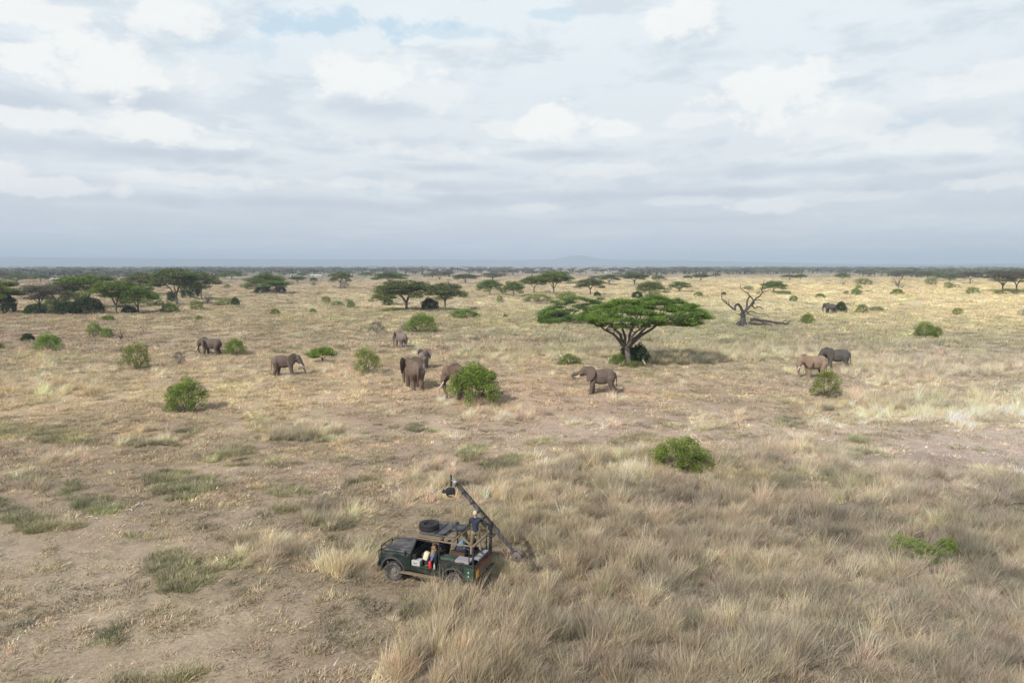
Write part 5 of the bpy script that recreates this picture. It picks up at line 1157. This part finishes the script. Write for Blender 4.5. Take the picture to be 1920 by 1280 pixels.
# ------------------------------------------------------------------ bushes
for a in (
 (1280, 884, 112, 60, 'G', 'large bright green bush standing in tall grass in the right foreground'),
 (889, 760, 104, 77, 'G', 'biggest round bush, bright green, hiding an elephant'),
 (345, 772, 78, 60, 'G', 'green bush on gnarled dead branches at the left, nearest on that side'),
 (251, 694, 58, 50, 'O', 'yellow green bush with brown twigs, left of the walking tusker'),
 (335, 684, 26, 28, 'X', 'small sparse grey bush between two elephants and the yellow green bush'),
 (87, 660, 52, 34, 'G', 'bright green rounded bush near the left edge'),
 (50, 639, 26, 14, 'D', 'small dark low bush above the bright green one at the left edge'),
 (175, 632, 30, 28, 'O', 'olive bush on crooked stem, left one of a pair'),
 (200, 634, 22, 20, 'G', 'small green bush, right one of a pair'),
 (227, 637, 20, 24, 'B', 'bare brown twiggy shrub beside the pair of small bushes'),
 (438, 666, 42, 30, 'G', 'round green bush directly behind the left elephant'),
 (687, 702, 58, 48, 'O', 'olive green bush with bare stems between the elephants'),
 (705, 626, 38, 26, 'X', 'grey thin bush left of the round dark green one'),
 (789, 624, 62, 36, 'G', 'round dark green bush above the dusty elephant'),
 (762, 621, 30, 16, 'X', 'dull low scrub at the left foot of the round dark green bush'),
 (871, 597, 58, 17, 'G', 'long low green bush below the leaning acacia'),
 (1553, 745, 56, 52, 'O', 'yellow green bush above bleached branches at the right'),
 (1515, 609, 26, 22, 'G', 'small round bright green bush right of the fallen log'),
 (1737, 632, 40, 28, 'G', 'left half of a bright green pair of bushes far right'),
 (1757, 632, 24, 20, 'G', 'lower right half of the bright green pair of bushes'),
 (1618, 588, 24, 18, 'O', 'dark olive bush right of the far elephant'),
 (1646, 583, 32, 8, 'O', 'low green scrub right of the dark olive bush'),
 (1797, 591, 20, 14, 'O', 'small olive bush alone far right'),
 (1577, 586, 24, 20, 'D', 'dark round bush touching the far elephant'),
 (1489, 565, 18, 11, 'G', 'small green bush above the fallen log'),
 (1539, 560, 19, 10, 'G', 'small green cone shaped bush on pale grass'),
 (1587, 553, 12, 8, 'O', 'tiny olive bush left of a stacked pair'),
 (1607, 553, 20, 13, 'G', 'front bush of a stacked pair on the pale plain'),
 (1611, 542, 14, 8, 'O', 'rear bush of a stacked pair on the pale plain'),
 (1632, 548, 18, 4, 'O', 'flat thin bush right of the stacked pair'),
 (1684, 553, 24, 12, 'G', 'bright green flat bush below the bare shrubby tree far right'),
 (1826, 552, 26, 14, 'O', 'rounded dark bush left of the paired acacias at the right'),
 (1905, 552, 66, 11, 'O', 'low green mound at the feet of the paired acacias at the right'),
 (1781, 541, 20, 12, 'O', 'olive bush with a grey tail far right'), (1795, 541, 18, 8, 'X', 'grey thin bush beside the olive one far right'),
 (1747, 534, 22, 13, 'O', 'blue green round bush far right below the tree line'),
 (1622, 534, 34, 12, 'O', 'far green scrub clump right of the lone rounded acacia'), (1583, 533, 22, 8, 'B', 'far dry brushwood under the lone rounded acacia'),
 (1310, 556, 18, 9, 'G', 'small bright bush above the crown of the large acacia'),
 (1358, 553, 8, 6, 'D', 'tiny dark bush left of the dead tree top'),
 (1404, 544, 22, 8, 'O', 'small low bush seen through the dead tree'), (1422, 553, 10, 7, 'O', 'tiny bush behind the right limb of the dead tree'),
 (1470, 552, 36, 7, 'O', 'low yellow green scrub right of the thick footed acacia'),
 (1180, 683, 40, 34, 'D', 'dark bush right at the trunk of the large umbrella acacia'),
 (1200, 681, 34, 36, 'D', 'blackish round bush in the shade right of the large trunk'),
 (1160, 684, 36, 20, 'G', 'green undergrowth left of the large trunk'), (1192, 687, 60, 9, 'O', 'low green growth at the foot of the large trunk'),
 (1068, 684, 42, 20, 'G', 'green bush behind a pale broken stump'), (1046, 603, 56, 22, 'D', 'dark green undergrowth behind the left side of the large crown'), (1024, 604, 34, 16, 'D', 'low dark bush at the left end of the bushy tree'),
 (805, 581, 36, 22, 'D', 'dark round bush between the two acacias left of centre'), (727, 572, 24, 13, 'G', 'green bush under the left side of the wide olive acacia'),
 (736, 584, 50, 7, 'O', 'low green scrub line below the wide olive acacia'),
 (515, 590, 18, 12, 'G', 'small green bush on a short stem, alone left of centre'), (586, 588, 14, 10, 'G', 'tiny green bush right of the one on a short stem'),
 (611, 568, 18, 13, 'O', 'green bush leaning right, left one of three'), (632, 575, 26, 11, 'O', 'low wide green bush, middle one of three'), (657, 578, 16, 15, 'G', 'small green bush, right one of three'), (652, 566, 20, 9, 'B', 'dry brown twigs behind the three small bushes'),
 (457, 539, 20, 7, 'O', 'small green bush left of the dense green acacia'),
 (937, 567, 14, 14, 'O', 'small crooked tree shrub in front of the dense round trees'), (947, 596, 10, 8, 'G', 'tiny green bush on open grass near the centre'),
 (1010, 566, 60, 15, 'O', 'scrubby thicket below the bright umbrella acacia'), (1062, 564, 50, 15, 'O', 'scrubby thicket below the olive forked acacia'), (1120, 556, 14, 9, 'D', 'small dark cone of leaves right of the thicket'), (1030, 570, 90, 6, 'B', 'reddish dry brush along the foot of the thicket'),
 (1195, 560, 24, 14, 'D', 'dark bush left below the many lobed tree'), (1228, 558, 30, 12, 'O', 'green bush below the many lobed tree'), (1255, 546, 14, 6, 'B', 'small dry shrub left of the rounded olive tree'),
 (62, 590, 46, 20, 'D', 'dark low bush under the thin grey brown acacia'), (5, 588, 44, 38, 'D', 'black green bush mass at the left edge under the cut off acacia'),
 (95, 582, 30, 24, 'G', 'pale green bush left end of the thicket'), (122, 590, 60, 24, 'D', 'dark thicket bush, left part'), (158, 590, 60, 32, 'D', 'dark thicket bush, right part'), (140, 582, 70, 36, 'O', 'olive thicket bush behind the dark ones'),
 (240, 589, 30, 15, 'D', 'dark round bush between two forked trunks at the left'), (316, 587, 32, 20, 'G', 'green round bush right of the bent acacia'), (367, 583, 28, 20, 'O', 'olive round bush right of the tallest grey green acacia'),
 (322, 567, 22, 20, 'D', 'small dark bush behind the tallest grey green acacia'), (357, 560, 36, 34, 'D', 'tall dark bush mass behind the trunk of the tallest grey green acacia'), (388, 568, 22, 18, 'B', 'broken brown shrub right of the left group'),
 (425, 573, 44, 14, 'O', 'low green bush with dark right end'), (440, 573, 16, 16, 'D', 'small dark bush ending a low green one'), (425, 541, 12, 9, 'O', 'small bush at the right tip of the left group'), (372, 601, 14, 9, 'G', 'tiny green bush below the left group'), (200, 602, 26, 11, 'G', 'small green bush below the forked acacia at the left'), (355, 600, 10, 4, 'O', 'flat weed tuft left of a tiny green bush'),
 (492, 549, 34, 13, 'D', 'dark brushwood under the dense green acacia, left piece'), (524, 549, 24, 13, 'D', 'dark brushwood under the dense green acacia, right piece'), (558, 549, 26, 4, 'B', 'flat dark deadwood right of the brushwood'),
 (645, 541, 20, 14, 'X', 'grey bush leaning on the slim trunked acacia'), (626, 540, 12, 5, 'B', 'small brown bush left of the slim trunked acacia'), (588, 536, 9, 8, 'O', 'round leaf ball below a tiny far acacia'), (549, 533, 8, 6, 'B', 'tiny brown bush beside the small far acacia'), (597, 553, 12, 6, 'X', 'pale grey low bush on open ground left of centre'),
 (1048, 683, 10, 5, 'O', 'weeds at the foot of the pale broken stump'), (1555, 744, 46, 14, 'X', 'grey undergrowth among the bleached branches at the right'), (320, 772, 34, 14, 'O', 'low growth left under the gnarled branches'),
 (1716, 1045, 120, 26, 'O', 'sparse green shrub sunk in the tall grass at the lower right'), (1778, 1040, 40, 32, 'G', 'green upright shrub in the tall grass at the lower right'), (1686, 536, 30, 16, 'B', 'bare twiggy shrub tree on the pale plain far right'), (1690, 540, 40, 8, 'B', 'spreading dry branches under the bare shrub tree'),
 (-6, 655, 22, 12, 'G', 'green bush just entering at the left edge'), (1920, 594, 20, 14, 'X', 'grey shrub cut by the right edge')):
    bush(*a)
# small tree behind the right facing elephant
def small_tree():
    g = G(605, 682); k = mpp(682); X = lambda p: (p - 605) * k; Z = lambda q: (682 - q) * k
    pads = [(X(x), dy, Z(z), 1.0, .9, .42) for x, z, dy in ((584, 664, 0), (592, 659, .6), (600, 656, -.3), (610, 655, .4), (618, 659, -.2), (622, 665, .3), (604, 663, 1), (612, 663, -.7), (588, 669, .2), (596, 664, -.8))]
    tm, cm = acacia_mesh('small_tree', 2.6, 2, 77, 5200, .17, pads=pads, fork=.25, tr=.11, limbs=[(X(590), 0, Z(663)), (X(617), .2, Z(664)), (X(603), .4, Z(660))], mat='buG', bark='barkd', shell=.3)
    place('small_tree', (('trunk', tm), ('crown', cm)), 'small flat topped green tree in front of the right facing elephant', 'tree', (g.x, g.y, gz(g.x, g.y)))
small_tree()

# ------------------------------------------------------------------ dead wood, bones
def deadwood(px, py, label, paths, mat='pale', nm='dead_branch', cat='branch'):
    g = G(px, py); k = mpp(py); t = MB()
    for p, r in paths:
        pts = [Vector((x * k, dy, z * k)) for x, z, dy in p]; t.tube(pts, [r * k * (1 - .6 * i / (len(pts) - 1)) for i in range(len(pts))], 7)
    o = t.build(nm, M[mat], None, True); o.location = (g.x, g.y, gz(g.x, g.y)); tag(o, label, cat); return o
deadwood(1058, 683, 'pale forked broken stump left of the large acacia', [([(3, 0, 0), (1, 6, 0), (-4, 13, 0), (-9, 19, .2)], 3.2), ([(3, 0, 0), (4, 7, 0), (5, 12, .2)], 2.6), ([(-1, 8, 0), (2, 10, .1)], 1.8)], nm='tree_stump', cat='stump')
deadwood(1209, 687, 'thin pale broken stump right of the large acacia trunk', [([(2, 0, 0), (0, 6, 0), (-3, 11, 0), (-4, 15, 0)], 1.7), ([(-2, 10, 0), (-5, 10, .1)], 1.2)], nm='tree_stump', cat='stump')
deadwood(1560, 744, 'bleached arching branch under the yellow green bush at the right', [([(-4, 0, 0), (0, 5, -.3), (6, 8, -.4), (14, 7, -.3), (19, 3, -.2), (22, 1, 0)], .9), ([(-4, 1, 0), (-2, 6, 0), (2, 9, 0)], .8)])
deadwood(1545, 737, 'pale leaning branch at the left foot of the yellow green bush', [([(4, 0, -.4), (-1, 4, -.3), (-4, 9, -.1), (-5, 14, 0)], 1.0)])
deadwood(350, 771, 'gnarled grey brown branches under the leafy bush at the left', [([(-30, 6, 0), (-18, 10, -.3), (-6, 11, -.5), (8, 9, -.5), (22, 5, -.3)], 1.5), ([(0, 0, -.6), (8, 6, -.6), (14, 14, -.3)], 1.7), ([(-6, 0, -.6), (-14, 7, -.4), (-26, 10, 0), (-40, 9, .2)], 1.3), ([(10, 2, -.4), (24, 3, -.5), (36, 6, -.2)], 1.1)], mat='dead')
deadwood(328, 586, 'bare fallen branch lying below the tallest grey green acacia', [([(-14, 0, 0), (-4, 4, 0), (4, 8, 0), (10, 14, 0)], 1.4), ([(2, 7, 0), (8, 6, .2), (14, 8, .2)], .7)], mat='dead')
deadwood(125, 633, 'grey dead brush lying near the pair of small bushes', [([(-10, 0, 0), (0, 3, 0), (10, 1, 0)], .9), ([(-4, 1, 0), (2, 5, .2), (6, 4, 0)], .6)], mat='dead')
deadwood(709, 797, 'short black log on the bare ground in front of the elephants', [([(-9, .6, 0), (0, 1.2, 0), (10, .7, .1)], 1.6), ([(0, 1, 0), (6, 2.5, 0)], .9)], mat='barkd', nm='log', cat='log')
deadwood(1728, 1062, 'curved bare pale branch in the tall grass at the lower right', [([(-22, 4, 0), (-8, 6, 0), (4, 9, 0), (14, 14, 0)], .9), ([(-8, 6, 0), (-4, 12, .2)], .5)])
deadwood(1898, 556, 'thin bare branches lying before the paired acacias at the right', [([(-26, 1, 0), (-12, 2, 0), (0, 2, 0)], .5)], mat='dead')
for px, py, s, a, label in ((262, 949, 9, .3, 'curved white rib bone, largest of the bones left of the truck'), (242, 958, 7, .2, 'pale rib bone lying beside the curved rib'), (250, 953, 4, 1.2, 'small white bone end between two ribs'), (168, 971, 6, .4, 'short white bone at the left end of the scattered bones'), (179, 973, 5, .0, 'white bone piece right of the short left end bone'),
    (287, 964, 6, .1, 'thin flat white bone right of the ribs'), (214, 951, 3, 1.0, 'tiny white bone chip near the green herb clump'), (360, 955, 4, .2, 'single pale bone farther right on the open ground'), (612, 929, 10, .15, 'long jagged white bone above the truck bonnet'), (632, 918, 8, .5, 'curled white bone behind the long jagged one'), (463, 956, 4, .4, 'small white bone left of the tall clump'), (437, 962, 3, .8, 'tiny bone below a small white one'), (466, 932, 4, .2, 'pale bone fragment in the dry grass'), (934, 892, 6, -.2, 'small white bone right of the crane head')):
    g = G(px, py); k = mpp(py); mb = MB(); pts = [Vector((s * k * (u - .5) * 1.7, s * k * .35 * math.sin(u * 3.14), .05 + s * k * .35 * math.sin(u * 3.14) * (.5 + a))) for u in np.linspace(0, 1, 7)]
    mb.tube(pts, [.04, .026, .02, .02, .02, .026, .04], 6)
    if s > 7:
        mb.tube([pts[1], pts[1] + Vector((.1, .1, .12))], .03, 5); mb.tube([pts[4], pts[4] + Vector((.1, -.12, .1))], .03, 5)
    o = mb.build('bone', M['bone'], None, True); o.location = (g.x, g.y, gz(g.x, g.y)); o.rotation_euler = (0, 0, a); tag(o, label, 'bone', 'bones scattered on the bare ground')

# ------------------------------------------------------------------ far buildings
M['wall'] = paint('pale_wall', (.62, .58, .52), .8, var=.1, scale=.5); M['roof'] = paint('metal_roof', (.72, .74, .76), .5, var=.1, scale=.3); M['pinkw'] = paint('pink_wall', (.55, .38, .30), .8, var=.1, scale=.5); M['win'] = paint('dark_opening', (.05, .05, .06), .6, var=.1, scale=1)
def building(px, py, w_, h_, label, wall='wall', roof='roof', tower=False):
    g = G(px, py); k = mpp(py); W_, H_ = w_ * k, h_ * k; D = min(W_, 12) if not tower else W_
    t = thing('tower' if tower else 'building', label, 'building', (g.x, g.y, 0), R(rnd.uniform(-12, 12)))
    MB().box((0, 0, H_ * .38), (W_, D, H_ * .76)).build('wall', M[wall], t)
    if tower: MB().box((0, 0, H_ * .88), (W_ * 1.5, D * 1.5, H_ * .24)).build('tank', M[wall], t)
    else: MB().prism([(-D * .56, H_ * .76), (D * .56, H_ * .76), (0, H_)], -W_ * .52, W_ * .52).build('roof', M[roof], t).rotation_euler = (0, 0, R(90))
    n = max(1, int(W_ / 5))
    for i in range(min(n, 8)): MB().box(((i + .5) / n * W_ - W_ / 2, -D / 2 - .02, H_ * .36), (W_ / n * .35, .08, H_ * .3)).build('window', M['win'], t)
building(55, 519, 5, 9, 'small white tower above the trees at the left edge', tower=True)
building(105, 526, 16, 4.2, 'long low pale building behind the left trees')
building(594, 518.5, 19, 3.6, 'long white roofed shed left of the slim trunked acacia')
building(547, 517, 4, 3, 'tiny pale building left of the long white roofed shed')
building(865, 507.5, 3, 2.0, 'tiny white far house above the flat far acacia'); building(880, 508, 5, 1.8, 'tiny white far house right of the first one'); building(1136, 511.5, 3, 2.2, 'tiny white far house above the olive forked acacia'); building(1147, 511.5, 3.5, 2.6, 'tiny white far house, right of a pair')
building(1233, 508, 5, 1.8, 'tiny pale far house above the small flat row', 'pinkw'); building(1268, 508.5, 12, 1.5, 'long pale far house near the middle of the horizon'); building(1178, 509.5, 6, 1.6, 'pinkish far house in the town at the horizon', 'pinkw'); building(1010, 508, 6, 1.6, 'pinkish far house left in the town at the horizon', 'pinkw'); building(1056, 507, 4, 1.4, 'pale far house above the bright umbrella acacia')

# ------------------------------------------------------------------ woodland toward the horizon
wcol = bpy.data.collections.new('woodland_kinds')
def wleaf(name):
    m, t, p = newmat(name); a = t.new('ShaderNodeAttribute'); a.attribute_type = 'INSTANCER'; a.attribute_name = 'tint'; g = t.new('ShaderNodeNewGeometry')
    hs = t.new('ShaderNodeHueSaturation'); t.l.new(a.outputs['Color'], hs.inputs['Color']); t.put(hs.inputs['Value'], t.m('ADD', .7, t.m('MULTIPLY', g.outputs['Random Per Island'], .6)))
    t.l.new(hs.outputs[0], p.inputs['Base Color']); p.inputs['Roughness'].default_value = .8; return m
WM = wleaf('woodland_leaves')
for i in range(5):
    r_ = random.Random(900 + i); g_ = np.random.default_rng(900 + i); flat_ = i < 2; pads = []
    for j in range(12):
        a = j * 2.4; rr = math.sqrt((j + .4) / 12) * .8; pads.append((math.cos(a) * rr * 6, math.sin(a) * rr * 6, (7.6 - 1.6 * rr ** 2 + r_.uniform(-.4, .4)) if flat_ else (3.2 + 3.2 * (1 - rr ** 2) * r_.uniform(.7, 1.1)), 2.2, 2.2, .7 if flat_ else 1.7))
    V, F = leafquads(padcloud(pads, 900, g_, .3), 1.05, g_, up=.4, asp=.7); mb = MB()
    for j in range(3): mb.tube([(0, 0, -.3), (r_.uniform(-.6, .6), r_.uniform(-.6, .6), 2.5), (r_.uniform(-3, 3), r_.uniform(-3, 3), 6.6 if flat_ else 4)], [.35, .28, .12], 5)
    me = bpy.data.meshes.new('wood%d' % i); nv = len(V); me.from_pydata(V.tolist() + mb.v, [], F.tolist() + [tuple(q + nv for q in f_) for f_ in mb.f]); me.update(); me.materials.append(WM); me.materials.append(M['barkd'])
    mi = np.zeros(len(me.polygons), np.int32); mi[len(F):] = 1; me.polygons.foreach_set('material_index', mi)
    wcol.objects.link(obj('%02d_tree' % i, me, link=False))
def woodland():
    n = 60000; u = rng.random(n); Y = 620 * (7200 / 620) ** (u ** .9); X = rng.uniform(-1, 1, n) * (.82 * Y)
    px, py = proj(X, Y)
    cl = fbm(X / 160, Y / 90, 300, 3); f2 = fbm(X / 700, Y / 300, 310, 3)
    # where the trees begin (photo line), left to right
    y0 = np.interp(px, [0, 250, 430, 480, 600, 700, 800, 1000, 1100, 1300, 1500, 1650, 1700, 1920], [523, 522, 518, 515.5, 516.5, 515.5, 515, 516, 514.5, 516.5, 517.5, 517.5, 519, 521])
    y0 = y0 + (fbm(X / 120, Y / 200, 330) - .5) * 5
    dens = sstep(y0 - py, -1.2, 1.2) * sstep(cl, .45, .58)
    town = np.exp(-((px - 1060) / 230) ** 2) * sstep(509.5 - py, -1, 1) * .9
    dens *= 1 - town
    dens = np.maximum(dens, (py < 523) * .05 * (fbm(X / 60, Y / 60, 340) > .5))
    k = rng.random(n) < dens * .22 * (1 - .6 * sstep(Y, 1500, 3000)); k &= py > 499.4; X, Y = X[k], Y[k]; n = len(X); print('woodland', n)
    S = rng.uniform(.65, 1.12, n); S2 = np.stack([S * rng.uniform(.9, 1.5, n), S * rng.uniform(.9, 1.5, n), S * rng.uniform(.75, 1.05, n)], 1)
    a = rng.random((n, 1)); T = (1 - a) * np.array([.09, .13, .07]) + a * np.array([.18, .185, .12]); q = (rng.random((n, 1)) < .2) * 1.0; T = T * (1 - q) + np.array([.15, .115, .085]) * q
    o = scatter('woodland', wcol, np.stack([X, Y, np.zeros(n)], 1), rng.integers(0, 5, n), np.stack([np.zeros(n), np.zeros(n), rng.uniform(0, 6.28, n)], 1), S2, T)
    tag(o, 'hazy belt of acacia woodland reaching to the horizon', 'woodland', kind='stuff')
woodland()
make_grass()
